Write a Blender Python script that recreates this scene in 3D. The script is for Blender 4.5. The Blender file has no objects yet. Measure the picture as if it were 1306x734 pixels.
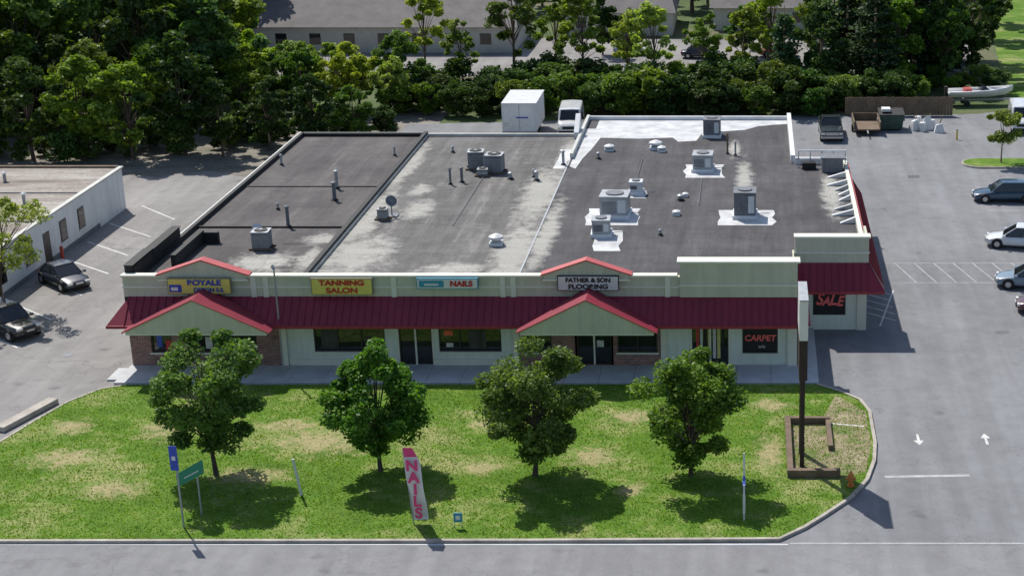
import bpy, bmesh, math, random
import numpy as np
from mathutils import Vector, Matrix
R=math.radians
random.seed(7)
scene=bpy.context.scene
COL=scene.collection

# ------------------------------------------------------------------ materials
def newmat(name):
    m=bpy.data.materials.new(name); m.use_nodes=True
    nt=m.node_tree; b=nt.nodes.get('Principled BSDF')
    return m,nt,b
def N(nt,t,**kw):
    n=nt.nodes.new(t)
    for k,v in kw.items(): setattr(n,k,v)
    return n
def noise(nt,scale,detail=4,rough=0.55,stretch=None,coord='Object'):
    tc=N(nt,'ShaderNodeTexCoord'); n=N(nt,'ShaderNodeTexNoise')
    n.inputs['Scale'].default_value=scale; n.inputs['Detail'].default_value=detail; n.inputs['Roughness'].default_value=rough
    if stretch:
        mp=N(nt,'ShaderNodeMapping'); mp.inputs['Scale'].default_value=stretch
        nt.links.new(tc.outputs[coord],mp.inputs[0]); nt.links.new(mp.outputs[0],n.inputs['Vector'])
    else: nt.links.new(tc.outputs[coord],n.inputs['Vector'])
    return n.outputs['Fac']
def ramp(nt,fac,stops):
    r=N(nt,'ShaderNodeValToRGB'); e=r.color_ramp.elements
    while len(e)<len(stops): e.new(0.5)
    for i,(p,c) in enumerate(stops):
        e[i].position=p; e[i].color=(c[0],c[1],c[2],1) if not isinstance(c,(int,float)) else (c,c,c,1)
    nt.links.new(fac,r.inputs[0]); return r.outputs[0]
def mix(nt,a,b,fac,mode='MIX'):
    m=N(nt,'ShaderNodeMix',data_type='RGBA',blend_type=mode)
    for s,v in ((m.inputs[6],a),(m.inputs[7],b)):
        if isinstance(v,tuple): s.default_value=(v[0],v[1],v[2],1)
        else: nt.links.new(v,s)
    if isinstance(fac,(int,float)): m.inputs[0].default_value=fac
    else: nt.links.new(fac,m.inputs[0])
    return m.outputs[2]
def math_(nt,op,a,b=None,c=None,clamp=False):
    n=N(nt,'ShaderNodeMath',operation=op); n.use_clamp=clamp
    for i,v in enumerate((a,b,c)):
        if v is None: continue
        if isinstance(v,(int,float)): n.inputs[i].default_value=v
        else: nt.links.new(v,n.inputs[i])
    return n.outputs[0]
def spots(nt,pts,wob=1.2,gain=2.0,sc=0.9):
    """max of soft discs (x,y,rx,ry) in object space, edges broken by noise -> 0..1"""
    tc=N(nt,'ShaderNodeTexCoord'); nz=N(nt,'ShaderNodeTexNoise'); nz.inputs['Scale'].default_value=sc; nz.inputs['Detail'].default_value=7; nz.inputs['Roughness'].default_value=0.75
    nt.links.new(tc.outputs['Object'],nz.inputs['Vector'])
    out=None
    for x,y,rx,ry in pts:
        mp=N(nt,'ShaderNodeMapping',vector_type='POINT'); mp.inputs['Location'].default_value=(-x/rx,-y/ry,0); mp.inputs['Scale'].default_value=(1/rx,1/ry,0)
        nt.links.new(tc.outputs['Object'],mp.inputs[0]); ln=N(nt,'ShaderNodeVectorMath',operation='LENGTH'); nt.links.new(mp.outputs[0],ln.inputs[0])
        v=math_(nt,'SUBTRACT',1.0,ln.outputs['Value'])
        out=v if out is None else math_(nt,'MAXIMUM',out,v)
    s=math_(nt,'MULTIPLY_ADD',math_(nt,'SUBTRACT',nz.outputs['Fac'],0.5),wob*2.6,out)
    return math_(nt,'MULTIPLY',s,gain,clamp=True)
def bump(nt,b,h,strength=0.4,dist=0.05):
    bp=N(nt,'ShaderNodeBump'); bp.inputs['Strength'].default_value=strength; bp.inputs['Distance'].default_value=dist
    nt.links.new(h,bp.inputs['Height']); nt.links.new(bp.outputs[0],b.inputs['Normal'])
def simple(name,col,rough=0.6,var=0.12,scale=1.5,metal=0.0,spec=0.4,fine=12):
    m,nt,b=newmat(name)
    f=noise(nt,scale,6,0.65); g=noise(nt,fine,3)
    lo=tuple(c*(1-var) for c in col); hi=tuple(min(1,c*(1+var)) for c in col)
    c=ramp(nt,f,[(0.3,lo),(0.7,hi)])
    c2=mix(nt,c,ramp(nt,g,[(0.3,1-var*0.7),(0.7,1.0)]),1.0,'MULTIPLY')
    nt.links.new(c2,b.inputs['Base Color'])
    b.inputs['Roughness'].default_value=rough; b.inputs['Metallic'].default_value=metal
    b.inputs['Specular IOR Level'].default_value=spec
    return m
def weathered_wall(name,col):
    m,nt,b=newmat(name)
    f=noise(nt,0.6,5,0.6); st=noise(nt,1.6,5,0.7,stretch=(1.5,1.5,0.15)); g=noise(nt,10,3)
    c=ramp(nt,f,[(0.3,tuple(x*0.93 for x in col)),(0.7,tuple(x*1.05 for x in col))])
    c=mix(nt,c,ramp(nt,st,[(0.35,0.84),(0.6,1.0)]),0.8,'MULTIPLY')
    c=mix(nt,c,ramp(nt,g,[(0.3,0.93),(0.7,1.0)]),1,'MULTIPLY')
    nt.links.new(c,b.inputs['Base Color']); b.inputs['Roughness'].default_value=0.75; b.inputs['Specular IOR Level'].default_value=0.3
    return m

def asphalt(name,base,tint=(1,1,1.03),patch=0.2,crack=0.4):
    m,nt,b=newmat(name)
    big=noise(nt,0.09,5,0.6); med=noise(nt,0.9,6,0.7); fine=noise(nt,14,4,0.7)
    c=ramp(nt,big,[(0.3,tuple(base*(1-patch)*t for t in tint)),(0.7,tuple(base*(1+patch)*t for t in tint))])
    c=mix(nt,c,ramp(nt,med,[(0.3,0.84),(0.7,1.04)]),1,'MULTIPLY')
    c=mix(nt,c,ramp(nt,fine,[(0.25,0.78),(0.75,1.1)]),1,'MULTIPLY')
    st=noise(nt,0.6,3,0.5,stretch=(1.6,0.12,1))
    c=mix(nt,c,ramp(nt,st,[(0.4,0.86),(0.65,1.0)]),1,'MULTIPLY')
    oil=noise(nt,0.55,2,0.4)
    c=mix(nt,c,ramp(nt,oil,[(0.68,1.0),(0.77,0.68)]),1,'MULTIPLY')
    if crack:
        tc=N(nt,'ShaderNodeTexCoord'); v=N(nt,'ShaderNodeTexVoronoi',feature='DISTANCE_TO_EDGE')
        nz=N(nt,'ShaderNodeTexNoise'); nz.inputs['Scale'].default_value=0.7; nz.inputs['Detail'].default_value=5
        mx=N(nt,'ShaderNodeVectorMath',operation='MULTIPLY_ADD')
        nt.links.new(tc.outputs['Object'],nz.inputs['Vector'])
        nt.links.new(nz.outputs['Color'],mx.inputs[0]); mx.inputs[1].default_value=(5,5,0); nt.links.new(tc.outputs['Object'],mx.inputs[2])
        nt.links.new(mx.outputs[0],v.inputs['Vector']); v.inputs['Scale'].default_value=0.13
        c=mix(nt,c,ramp(nt,v.outputs['Distance'],[(0.0,0.55),(0.008,1.0)]),crack,'MULTIPLY')
    nt.links.new(c,b.inputs['Base Color']); b.inputs['Roughness'].default_value=0.9
    b.inputs['Specular IOR Level'].default_value=0.25
    bump(nt,b,fine,0.3,0.02)
    return m

M_road=asphalt('road_asphalt',0.28,(1,1.0,1.03),0.06,0.3)
M_lotR=asphalt('lot_asphalt',0.26,(0.98,1.0,1.05),0.15,0.35)
M_lotL=asphalt('old_lot_asphalt',0.29,(1.04,1.0,0.97),0.2,0.6)
M_conc=simple('concrete',(0.52,0.53,0.54),0.85,0.14,0.8)
M_curb=simple('kerb_concrete',(0.44,0.40,0.35),0.85,0.3,0.9)
M_paint=simple('road_paint',(0.66,0.66,0.64),0.7,0.25,1.2)
M_paint_old=simple('worn_paint',(0.44,0.44,0.45),0.8,0.3,1.5)

PATCH=[(-22.3,-10.8,3.8,2.4),(-24.5,-8.8,2.4,1.2),(-30.6,-8.6,2.2,2.6),(-34.5,-13.0,2.8,1.6),(-39,-17.0,3.0,2.4),(-36,-9,1.6,1.4),(-8.0,-12.8,1.8,1.6),(-5.9,-16.6,0.9,1.2),(-31,-16.5,2.4,1.4),(0.9,-12.5,1.0,3.4),(1.0,-6.0,1.5,1.2),(-14.0,-8.5,1.5,1.2),(-6.5,-7.6,1.8,1.3),(-24.8,-15.0,2.6,1.3),(-13.6,-14,1.5,1.2)]
def lawnmat():
    m,nt,b=newmat('lawn_grass')
    big=noise(nt,0.16,5,0.62,stretch=(1,1.5,1)); med=noise(nt,0.7,6,0.7); fine=noise(nt,7,5,0.8); blade=noise(nt,30,2,0.5)
    green=ramp(nt,med,[(0.25,(0.075,0.17,0.016)),(0.5,(0.13,0.25,0.028)),(0.75,(0.21,0.32,0.052))])
    green=mix(nt,green,ramp(nt,big,[(0.35,0.78),(0.65,1.1)]),1,'MULTIPLY')
    tan=ramp(nt,fine,[(0.3,(0.33,0.27,0.13)),(0.7,(0.54,0.45,0.27))])
    s=math_(nt,'MULTIPLY_ADD',med,0.45,big)
    f=ramp(nt,s,[(0.72,0.0),(0.90,0.6)])
    sp=math_(nt,'MULTIPLY',spots(nt,PATCH,1.15,1.3,1.4),0.8)
    f=math_(nt,'MAXIMUM',f,sp)
    c=mix(nt,green,tan,f)
    c=mix(nt,c,ramp(nt,fine,[(0.25,0.66),(0.7,1.1)]),1,'MULTIPLY')
    c=mix(nt,c,ramp(nt,blade,[(0.3,0.72),(0.7,1.18)]),1,'MULTIPLY')
    nt.links.new(c,b.inputs['Base Color']); b.inputs['Roughness'].default_value=0.9; b.inputs['Specular IOR Level'].default_value=0.15
    bump(nt,b,fine,0.5,0.08)
    return m
M_lawn=lawnmat()
def groundmat():
    m,nt,b=newmat('wild_ground')
    big=noise(nt,0.08,5,0.6); fine=noise(nt,2.5,6,0.75)
    c=ramp(nt,big,[(0.35,(0.06,0.10,0.025)),(0.5,(0.10,0.15,0.04)),(0.62,(0.18,0.165,0.10))])
    c=mix(nt,c,ramp(nt,fine,[(0.3,0.5),(0.7,1.1)]),1,'MULTIPLY')
    nt.links.new(c,b.inputs['Base Color']); b.inputs['Roughness'].default_value=0.95
    bump(nt,b,fine,0.7,0.2); return m
M_ground=groundmat()
def dirtmat():
    m,nt,b=newmat('gravel_yard')
    big=noise(nt,0.22,6,0.7,stretch=(0.6,1.6,1)); fine=noise(nt,3,6,0.75)
    c=ramp(nt,big,[(0.33,(0.12,0.13,0.075)),(0.45,(0.22,0.20,0.165)),(0.62,(0.31,0.285,0.24))])
    c=mix(nt,c,ramp(nt,fine,[(0.3,0.6),(0.7,1.1)]),1,'MULTIPLY')
    nt.links.new(c,b.inputs['Base Color']); b.inputs['Roughness'].default_value=0.95
    bump(nt,b,fine,0.5,0.1); return m
M_dirt=dirtmat()

def roofmat(name,base,warm,stain,stainpos,sp=None,spcol=(0.46,0.45,0.41)):
    m,nt,b=newmat(name)
    big=noise(nt,0.2,7,0.75); med=noise(nt,1.3,6,0.75); fine=noise(nt,9,4,0.8); streak=noise(nt,0.5,5,0.7,stretch=(2.2,0.18,1))
    c=ramp(nt,big,[(0.3,tuple(base*0.62*w for w in warm)),(0.7,tuple(base*1.45*w for w in warm))])
    c=mix(nt,c,ramp(nt,fine,[(0.25,0.6),(0.75,1.35)]),1,'MULTIPLY')
    c=mix(nt,c,ramp(nt,streak,[(0.33,0.72),(0.7,1.35)]),1,'MULTIPLY')
    s=math_(nt,'MULTIPLY_ADD',med,0.5,streak)
    c=mix(nt,c,stain,ramp(nt,s,[(stainpos,0.0),(stainpos+0.1,0.7)]))
    if sp:
        c=mix(nt,c,mix(nt,spcol,ramp(nt,fine,[(0.3,0.55),(0.7,1.1)]),1,'MULTIPLY'),math_(nt,'MULTIPLY',spots(nt,sp,1.0,1.7,1.0),0.95))
    tc=N(nt,'ShaderNodeTexCoord'); w=N(nt,'ShaderNodeTexBrick'); w.inputs['Scale'].default_value=1.0
    w.inputs['Brick Width'].default_value=11.0; w.inputs['Row Height'].default_value=1.05; w.inputs['Mortar Size'].default_value=0.03
    w.inputs['Color1'].default_value=(1,1,1,1); w.inputs['Color2'].default_value=(0.84,0.84,0.84,1); w.inputs['Mortar'].default_value=(0.6,0.6,0.6,1)
    nz=N(nt,'ShaderNodeTexNoise'); nz.inputs['Scale'].default_value=0.5; nt.links.new(tc.outputs['Object'],nz.inputs['Vector'])
    mx=N(nt,'ShaderNodeVectorMath',operation='MULTIPLY_ADD'); nt.links.new(nz.outputs['Color'],mx.inputs[0]); mx.inputs[1].default_value=(0.3,0.3,0); nt.links.new(tc.outputs['Object'],mx.inputs[2])
    nt.links.new(mx.outputs[0],w.inputs['Vector'])
    c=mix(nt,c,w.outputs['Color'],0.65,'MULTIPLY')
    pond=noise(nt,0.33,2,0.4)
    c=mix(nt,c,ramp(nt,pond,[(0.60,1.0),(0.63,0.78),(0.66,1.15)]),0.7,'MULTIPLY')
    nt.links.new(c,b.inputs['Base Color']); b.inputs['Roughness'].default_value=0.8; b.inputs['Specular IOR Level'].default_value=0.3
    bump(nt,b,med,0.4,0.05); return m
M_roofL=roofmat('roof_felt_left',0.075,(1.07,0.97,0.97),(0.17,0.155,0.145),0.9,[(-29.2,4.4,2.2,2.4),(-27,9,1.2,1.5),(-26.6,5,0.8,3)])
M_roofM=roofmat('roof_felt_middle',0.12,(1.04,1,0.97),(0.25,0.24,0.22),0.84,
   [(-23.9,5.8,2.6,5.0),(-25.0,14,1.2,9),(-25.2,28,0.8,9),(-22.2,16,1.2,3.0),(-14.5,6,1.6,9),(-14.6,20,1.6,9),(-14.0,31,0.8,6),(-23,21,0.9,2),(-17.5,3,2.2,1.5)])
M_roofR=roofmat('roof_felt_right',0.068,(1.0,0.96,1.03),(0.22,0.22,0.22),0.93,[(-0.6,24,0.7,7),(-13.0,10,0.8,10),(-1.4,33,0.6,3),(5.4,20,0.8,7)])
M_white_roof=simple('white_roof_coating',(0.58,0.59,0.60),0.6,0.3,0.8)
M_black=simple('black_coping',(0.02,0.02,0.02),0.7,0.3,2)
M_copl=simple('coping_metal',(0.55,0.55,0.51),0.5,0.15,1)
M_cream=weathered_wall('painted_siding_cream',(0.60,0.60,0.47))
M_wallg=weathered_wall('painted_wall_pale_green',(0.74,0.79,0.70))
M_cream2=simple('painted_trim_cream',(0.72,0.72,0.61),0.7,0.07,0.7)
M_red=simple('red_metal_roof',(0.25,0.024,0.048),0.5,0.16,0.5)
M_redtrim=simple('red_trim',(0.50,0.10,0.10),0.5,0.12,1)
M_redlip=simple('red_eave_lip',(0.32,0.035,0.05),0.5,0.12,1)
M_dark=simple('dark_interior',(0.015,0.015,0.017),0.6,0.2,2)
M_alum=simple('dark_frame',(0.06,0.055,0.05),0.4,0.1,2,metal=0.3)
M_whitemetal=simple('white_metal',(0.66,0.67,0.68),0.45,0.12,1.5)
M_greymetal=simple('galvanised_metal',(0.38,0.40,0.42),0.5,0.18,2,metal=0.3)
M_acdark=simple('condenser_grey',(0.17,0.18,0.20),0.55,0.25,3)
M_white=simple('white_paint',(0.70,0.71,0.72),0.6,0.14,0.6)
M_wood=simple('weathered_timber',(0.18,0.13,0.09),0.85,0.3,1.5)
M_pole=simple('brown_pole',(0.045,0.03,0.022),0.7,0.2,2)
M_bark=simple('bark',(0.10,0.075,0.055),0.95,0.35,3)
M_rubber=simple('tyre_rubber',(0.02,0.02,0.02),0.8,0.2,4)
def glassm(name,col,r=0.08):
    m,nt,b=newmat(name)
    f=noise(nt,0.6,3); c=ramp(nt,f,[(0.35,tuple(x*0.5 for x in col)),(0.65,col)])
    nt.links.new(c,b.inputs['Base Color']); b.inputs['Roughness'].default_value=r; b.inputs['Specular IOR Level'].default_value=0.8
    return m
M_glass=glassm('window_glass',(0.024,0.028,0.028),0.04)
M_carglass=glassm('car_glass',(0.015,0.018,0.022),0.05)
def carpaint(name,col):
    m,nt,b=newmat(name); f=noise(nt,1.2,3)
    nt.links.new(ramp(nt,f,[(0.3,tuple(c*0.88 for c in col)),(0.7,col)]),b.inputs['Base Color'])
    b.inputs['Roughness'].default_value=0.3; b.inputs['Coat Weight'].default_value=0.8; b.inputs['Coat Roughness'].default_value=0.05
    return m
def brickmat():
    m,nt,b=newmat('red_brick')
    tc=N(nt,'ShaderNodeTexCoord'); mp=N(nt,'ShaderNodeMapping'); mp.inputs['Rotation'].default_value=(R(90),0,0)
    w=N(nt,'ShaderNodeTexBrick'); w.inputs['Scale'].default_value=1; w.inputs['Brick Width'].default_value=0.3; w.inputs['Row Height'].default_value=0.11; w.inputs['Mortar Size'].default_value=0.012
    w.inputs['Color1'].default_value=(0.36,0.15,0.12,1); w.inputs['Color2'].default_value=(0.17,0.08,0.07,1); w.inputs['Mortar'].default_value=(0.38,0.35,0.32,1)
    nt.links.new(tc.outputs['Object'],mp.inputs[0]); nt.links.new(mp.outputs[0],w.inputs['Vector'])
    c=mix(nt,w.outputs['Color'],ramp(nt,noise(nt,1.5,4),[(0.3,0.7),(0.7,1.15)]),1,'MULTIPLY')
    nt.links.new(c,b.inputs['Base Color']); b.inputs['Roughness'].default_value=0.9; return m
M_brick=brickmat()
def leafmat(name,dark,light,trans=0.35,var=(0.65,1.3)):
    m=bpy.data.materials.new(name); m.use_nodes=True; nt=m.node_tree; nt.nodes.clear()
    out=N(nt,'ShaderNodeOutputMaterial'); geo=N(nt,'ShaderNodeNewGeometry'); oi=N(nt,'ShaderNodeObjectInfo')
    f=noise(nt,0.6,1,0.5)
    s=math_(nt,'MULTIPLY_ADD',geo.outputs['Random Per Island'],0.45,math_(nt,'MULTIPLY_ADD',f,0.9,-0.2))
    c=ramp(nt,s,[(0.15,dark),(0.85,light)])
    hs=N(nt,'ShaderNodeHueSaturation')
    h=N(nt,'ShaderNodeMapRange'); h.inputs[3].default_value=0.475; h.inputs[4].default_value=0.515
    v=N(nt,'ShaderNodeMapRange'); v.inputs[3].default_value=var[0]; v.inputs[4].default_value=var[1]
    sa=N(nt,'ShaderNodeMapRange'); sa.inputs[3].default_value=0.92; sa.inputs[4].default_value=1.12
    nt.links.new(oi.outputs['Random'],h.inputs[0]); nt.links.new(h.outputs[0],hs.inputs['Hue'])
    nt.links.new(math_(nt,'FRACT',math_(nt,'MULTIPLY',oi.outputs['Random'],7.31)),v.inputs[0]); nt.links.new(v.outputs[0],hs.inputs['Value'])
    nt.links.new(math_(nt,'FRACT',math_(nt,'MULTIPLY',oi.outputs['Random'],13.7)),sa.inputs[0]); nt.links.new(sa.outputs[0],hs.inputs['Saturation'])
    nt.links.new(c,hs.inputs['Color'])
    d=N(nt,'ShaderNodeBsdfDiffuse'); g=N(nt,'ShaderNodeBsdfGlossy'); g.inputs['Roughness'].default_value=0.5
    t=N(nt,'ShaderNodeBsdfTranslucent'); mx=N(nt,'ShaderNodeMixShader'); mx.inputs[0].default_value=trans; mg=N(nt,'ShaderNodeMixShader'); mg.inputs[0].default_value=0.022
    nt.links.new(hs.outputs[0],d.inputs['Color'])
    nt.links.new(mix(nt,hs.outputs[0],(1.25,1.3,0.4),1.0,'MULTIPLY'),t.inputs['Color'])
    nt.links.new(d.outputs[0],mx.inputs[1]); nt.links.new(t.outputs[0],mx.inputs[2])
    nt.links.new(mx.outputs[0],mg.inputs[1]); nt.links.new(g.outputs[0],mg.inputs[2]); nt.links.new(mg.outputs[0],out.inputs[0])
    return m
M_leaf=leafmat('leaves_maple',(0.045,0.11,0.018),(0.20,0.33,0.055),0.38,(1.0,1.08))
M_leafA=leafmat('leaves_wood',(0.055,0.115,0.022),(0.22,0.33,0.06),0.4)
M_leafY=leafmat('leaves_spring',(0.14,0.21,0.03),(0.38,0.46,0.09),0.45)
M_leafD=leafmat('leaves_dark',(0.028,0.065,0.018),(0.11,0.19,0.042),0.32)
M_needle=leafmat('needles',(0.025,0.06,0.028),(0.08,0.14,0.058),0.2)
M_blade=leafmat('grass_blades',(0.12,0.24,0.022),(0.24,0.38,0.055),0.45,(1.0,1.02))

# ------------------------------------------------------------------ mesh builder
class B:
    def __init__(s): s.v=[];s.f=[];s.m=[];s.mats=[]
    def mi(s,mat):
        if mat not in s.mats: s.mats.append(mat)
        return s.mats.index(mat)
    def add(s,vs,fs,mat):
        o=len(s.v); s.v+=[tuple(p) for p in vs]; k=s.mi(mat)
        for f in fs: s.f.append([i+o for i in f]); s.m.append(k)
    def box(s,x0,x1,y0,y1,z0,z1,mat):
        s.hexa([(x0,y0,z0),(x1,y0,z0),(x1,y1,z0),(x0,y1,z0)],[(x0,y0,z1),(x1,y0,z1),(x1,y1,z1),(x0,y1,z1)],mat)
    def hexa(s,a,b,mat):
        s.add(list(a)+list(b),[(0,3,2,1),(4,5,6,7),(0,1,5,4),(1,2,6,5),(2,3,7,6),(3,0,4,7)],mat)
    def poly(s,p,mat): s.add(p,[list(range(len(p)))],mat)
    def prism(s,p,z0,z1,mat):
        n=len(p); s.add([(x,y,z0) for x,y in p]+[(x,y,z1) for x,y in p],
          [list(range(n))[::-1],list(range(n,2*n))]+[(i,(i+1)%n,n+(i+1)%n,n+i) for i in range(n)],mat)
    def xprism(s,p,y0,y1,mat):
        n=len(p); s.add([(x,y0,z) for x,z in p]+[(x,y1,z) for x,z in p],
          [list(range(n)),list(range(n,2*n))[::-1]]+[(i,(i+1)%n,n+(i+1)%n,n+i) for i in range(n)],mat)
    def cyl(s,p0,p1,r0,r1,mat,n=10):
        p0=Vector(p0);p1=Vector(p1);d=(p1-p0).normalized()
        u=d.orthogonal().normalized(); w=d.cross(u)
        vs=[]
        for p,r in((p0,r0),(p1,r1)):
            for i in range(n):
                a=2*math.pi*i/n; vs.append(p+u*math.cos(a)*r+w*math.sin(a)*r)
        s.add(vs,[list(range(n)),list(range(n,2*n))]+[(i,(i+1)%n,n+(i+1)%n,n+i) for i in range(n)],mat)
    def sheet(s,p,z,mat): s.poly([(x,y,z) for x,y in p],mat)
    def obj(s,name,parent=None,loc=(0,0,0),rot=0,bevel=0,smooth=False,scale=1):
        me=bpy.data.meshes.new(name); me.from_pydata(s.v,[],s.f)
        for m in s.mats: me.materials.append(m)
        me.polygons.foreach_set('material_index',s.m)
        bm=bmesh.new(); bm.from_mesh(me); bmesh.ops.recalc_face_normals(bm,faces=bm.faces); bm.to_mesh(me); bm.free()
        if smooth: me.polygons.foreach_set('use_smooth',[True]*len(me.polygons))
        o=bpy.data.objects.new(name,me); COL.objects.link(o)
        o.location=loc; o.rotation_euler=(0,0,rot); o.scale=(scale,)*3
        if parent: o.parent=parent
        if bevel:
            md=o.modifiers.new('bevel','BEVEL'); md.width=bevel; md.segments=2; md.limit_method='ANGLE'
        return o
def empty(name,loc=(0,0,0)):
    o=bpy.data.objects.new(name,None); COL.objects.link(o); o.location=loc; return o
def text(name,body,x,y,z,size,mat,parent=None,rotz=0,sx=1.0,depth=0.02,bold=0.0,shear=0):
    cu=bpy.data.curves.new(name,'FONT'); cu.body=body; cu.size=size; cu.extrude=depth; cu.align_x='CENTER'; cu.align_y='CENTER'
    cu.offset=bold; cu.space_line=0.8; cu.shear=shear; cu.materials.append(mat)
    o=bpy.data.objects.new(name,cu); COL.objects.link(o); o.location=(x,y,z); o.rotation_euler=(R(90),0,rotz); o.scale=(sx,1,1)
    if parent: o.parent=parent
    return o

# ------------------------------------------------------------------ ground
b=B(); b.sheet([(-500,-200),(500,-200),(500,700),(-500,700)],-0.02,M_ground); b.obj('ground')
b=B(); b.sheet([(-200,-60),(200,-60),(200,-22.2),(-200,-22.2)],0.0,M_road); b.obj('road')
b=B(); b.sheet([(-15,-22.2),(60,-22.2),(60,71),(27,71),(22,68.5),(9,68),(-2,67),(-33,64),(-33,40),(-15,40)],0.0,M_lotR); b.obj('parking_lot')
b=B(); b.sheet([(-75,-22.2),(-15.01,-22.2),(-15.01,39.9),(-33.02,39.9),(-36,47),(-42,43.5),(-46,46),(-50,44),(-56,45),(-64,42),(-75,42)],0.0,M_lotL); b.obj('parking_lot')
b=B(); b.sheet([(-80,36.0),(-30,30.0),(-30,70),(-45,66),(-60,60),(-80,56)],-0.008,M_dirt); b.obj('gravel_yard')
b=B(); b.box(-200,1.6,-22.16,-22.02,0,0.02,M_conc); b.obj('gutter')
b=B(); b.box(1.7,200,-22.0,-21.88,0.0,0.005,M_paint_old); b.obj('road_seam')
def arc(cx,cy,r,a0,a1,n):
    return [(cx+r*math.cos(R(a0+(a1-a0)*i/n)),cy+r*math.sin(R(a0+(a1-a0)*i/n))) for i in range(n+1)]
lawn_r=[(3.6,-2.9),(4.8,-3.9),(5.9,-5.2),(6.3,-6.8),(6.3,-11.0),(6.1,-13.2),(5.6,-15.4),(4.7,-17.4),(3.4,-19.2),(2.4,-20.5),(1.2,-21.7)]
lawn_l=[(-60,-22.0),(-48,-21.0),(-42,-17.0),(-40.2,-14),(-38.9,-11.2),(-38.3,-8.5),(-37.5,-5.5),(-36.4,-3.6),(-35.2,-3.0)]
lawn=lawn_r+lawn_l
def inside(x,y,poly):
    c=False;n=len(poly)
    for i in range(n):
        x1,y1=poly[i];x2,y2=poly[(i+1)%n]
        if (y1>y)!=(y2>y) and x<(x2-x1)*(y-y1)/(y2-y1)+x1: c=not c
    return c
b=B(); b.prism(lawn,-0.01,0.10,M_lawn); b.obj('lawn')
def tufts():
    rng=np.random.default_rng(3); pts=[]
    while len(pts)<60000:
        x=rng.uniform(-44,6.3);y=rng.uniform(-21.8,-3)
        if not inside(x,y,lawn): continue
        if any(((x-a)/rx)**2+((y-c)/ry)**2<0.8*rng.uniform(0.2,1.2) for a,c,rx,ry in PATCH) and rng.uniform()<0.85: continue
        pts.append((x,y))
    P=np.array(pts); n=len(P)
    h=rng.uniform(0.04,0.10,n); w=rng.uniform(0.02,0.05,n); a=rng.uniform(0,2*np.pi,n)
    V=np.zeros((n*3,3))
    V[0::3,0]=P[:,0]-w*np.cos(a);V[0::3,1]=P[:,1]-w*np.sin(a);V[0::3,2]=0.10
    V[1::3,0]=P[:,0]+w*np.cos(a);V[1::3,1]=P[:,1]+w*np.sin(a);V[1::3,2]=0.10
    V[2::3,0]=P[:,0]+rng.uniform(-.08,.08,n);V[2::3,1]=P[:,1]+rng.uniform(-.08,.08,n);V[2::3,2]=0.10+h
    me=bpy.data.meshes.new('grass_tufts'); me.from_pydata(V.tolist(),[],np.arange(n*3).reshape(-1,3).tolist())
    me.materials.append(M_blade); o=bpy.data.objects.new('grass_tufts',me); COL.objects.link(o)
tufts()
def strip(name,pts,w,z0,z1,mat):
    b=B()
    P=[Vector((x,y)) for x,y in pts]; L=[];Rr=[]
    for i,p in enumerate(P):
        a=P[max(0,i-1)];c=P[min(len(P)-1,i+1)]; d=(c-a).normalized(); n=Vector((-d.y,d.x))*w/2
        L.append(p+n);Rr.append(p-n)
    for i in range(len(P)-1):
        q=[L[i],L[i+1],Rr[i+1],Rr[i]]
        b.hexa([(v.x,v.y,z0) for v in q],[(v.x,v.y,z1) for v in q],mat)
    return b.obj(name)
strip('kerb',lawn_r+[(-10,-21.85),(-30,-21.9),(-45,-21.95),(-60,-21.95)],0.18,0,0.15,M_curb)
strip('kerb',lawn_l[1:],0.14,0,0.125,M_curb)
b=B(); b.box(-0.32,0.32,-2.1,2.1,0,0.3,M_curb); b.obj('concrete_barrier',loc=(-38.9,-7.4,0),rot=R(-17),bevel=0.04)
b=B()
x=-36.0
while x<3.7:
    x2=min(x+1.95,3.75); b.box(x,x2-0.02,-2.75,-0.005,0.0,0.13+0.004*random.random(),M_conc); x+=1.95
b.box(-36.6,-36.02,-2.2,-0.4,0,0.1,M_conc)
b.obj('sidewalk')
b=B(); b.box(2.82,3.75,0.0,6.6,0,0.128,M_conc); b.obj('sidewalk')
def line(b,x0,y0,x1,y1,w,mat,z=0.005):
    d=Vector((x1-x0,y1-y0)).normalized(); n=Vector((-d.y,d.x))*w/2
    b.poly([(x0+n.x,y0+n.y,z),(x1+n.x,y1+n.y,z),(x1-n.x,y1-n.y,z),(x0-n.x,y0-n.y,z)],mat)
b=B()
line(b,6.5,-14.9,10.7,-14.75,0.25,M_paint_old)
for i in range(7):
    x0=9.9+i*1.35; line(b,x0,20.0,x0+1.1,15.6,0.08,M_paint_old)
line(b,9.3,20.0,24,20.0,0.08,M_paint_old,0.0065)
line(b,9.3,15.6,24,15.6,0.08,M_paint_old,0.0065)
for i in range(5): line(b,9.0,8.0+i*1.3,6.9+0.4,9.5+i*1.3,0.1,M_paint)
line(b,7.9,7.0,9.3,14,0.1,M_paint,0.0065)
for (xx,yy) in ((18.2,40.5),(18.2,26.2),(18.2,33.5)): line(b,xx,yy,xx+6,yy,0.1,M_paint_old)
for (x0,y0,x1,y1) in ((-47.9,34.9,-44,31.0),(-48.5,29.9,-44.2,26.4),(-48.4,25.2,-44.2,21.8),(-48.2,20.9,-44.0,17.6),(-48.2,16.4,-44,13),(-48,11.5,-44,8.2),(-48,6.5,-44,3.2),(-48,1.5,-44,-1.6)):
    line(b,x0,y0,x1,y1,0.12,M_paint)
def arrow(b,x,y,s):
    b.poly([(x-0.07,y-0.7*s,0.005),(x+0.07,y-0.7*s,0.005),(x+0.07,y+0.15*s,0.005),(x-0.07,y+0.15*s,0.005)],M_paint)
    b.poly([(x-0.26,y+0.1*s,0.0065),(x+0.26,y+0.1*s,0.0065),(x,y+0.7*s,0.0065)],M_paint)
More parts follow.
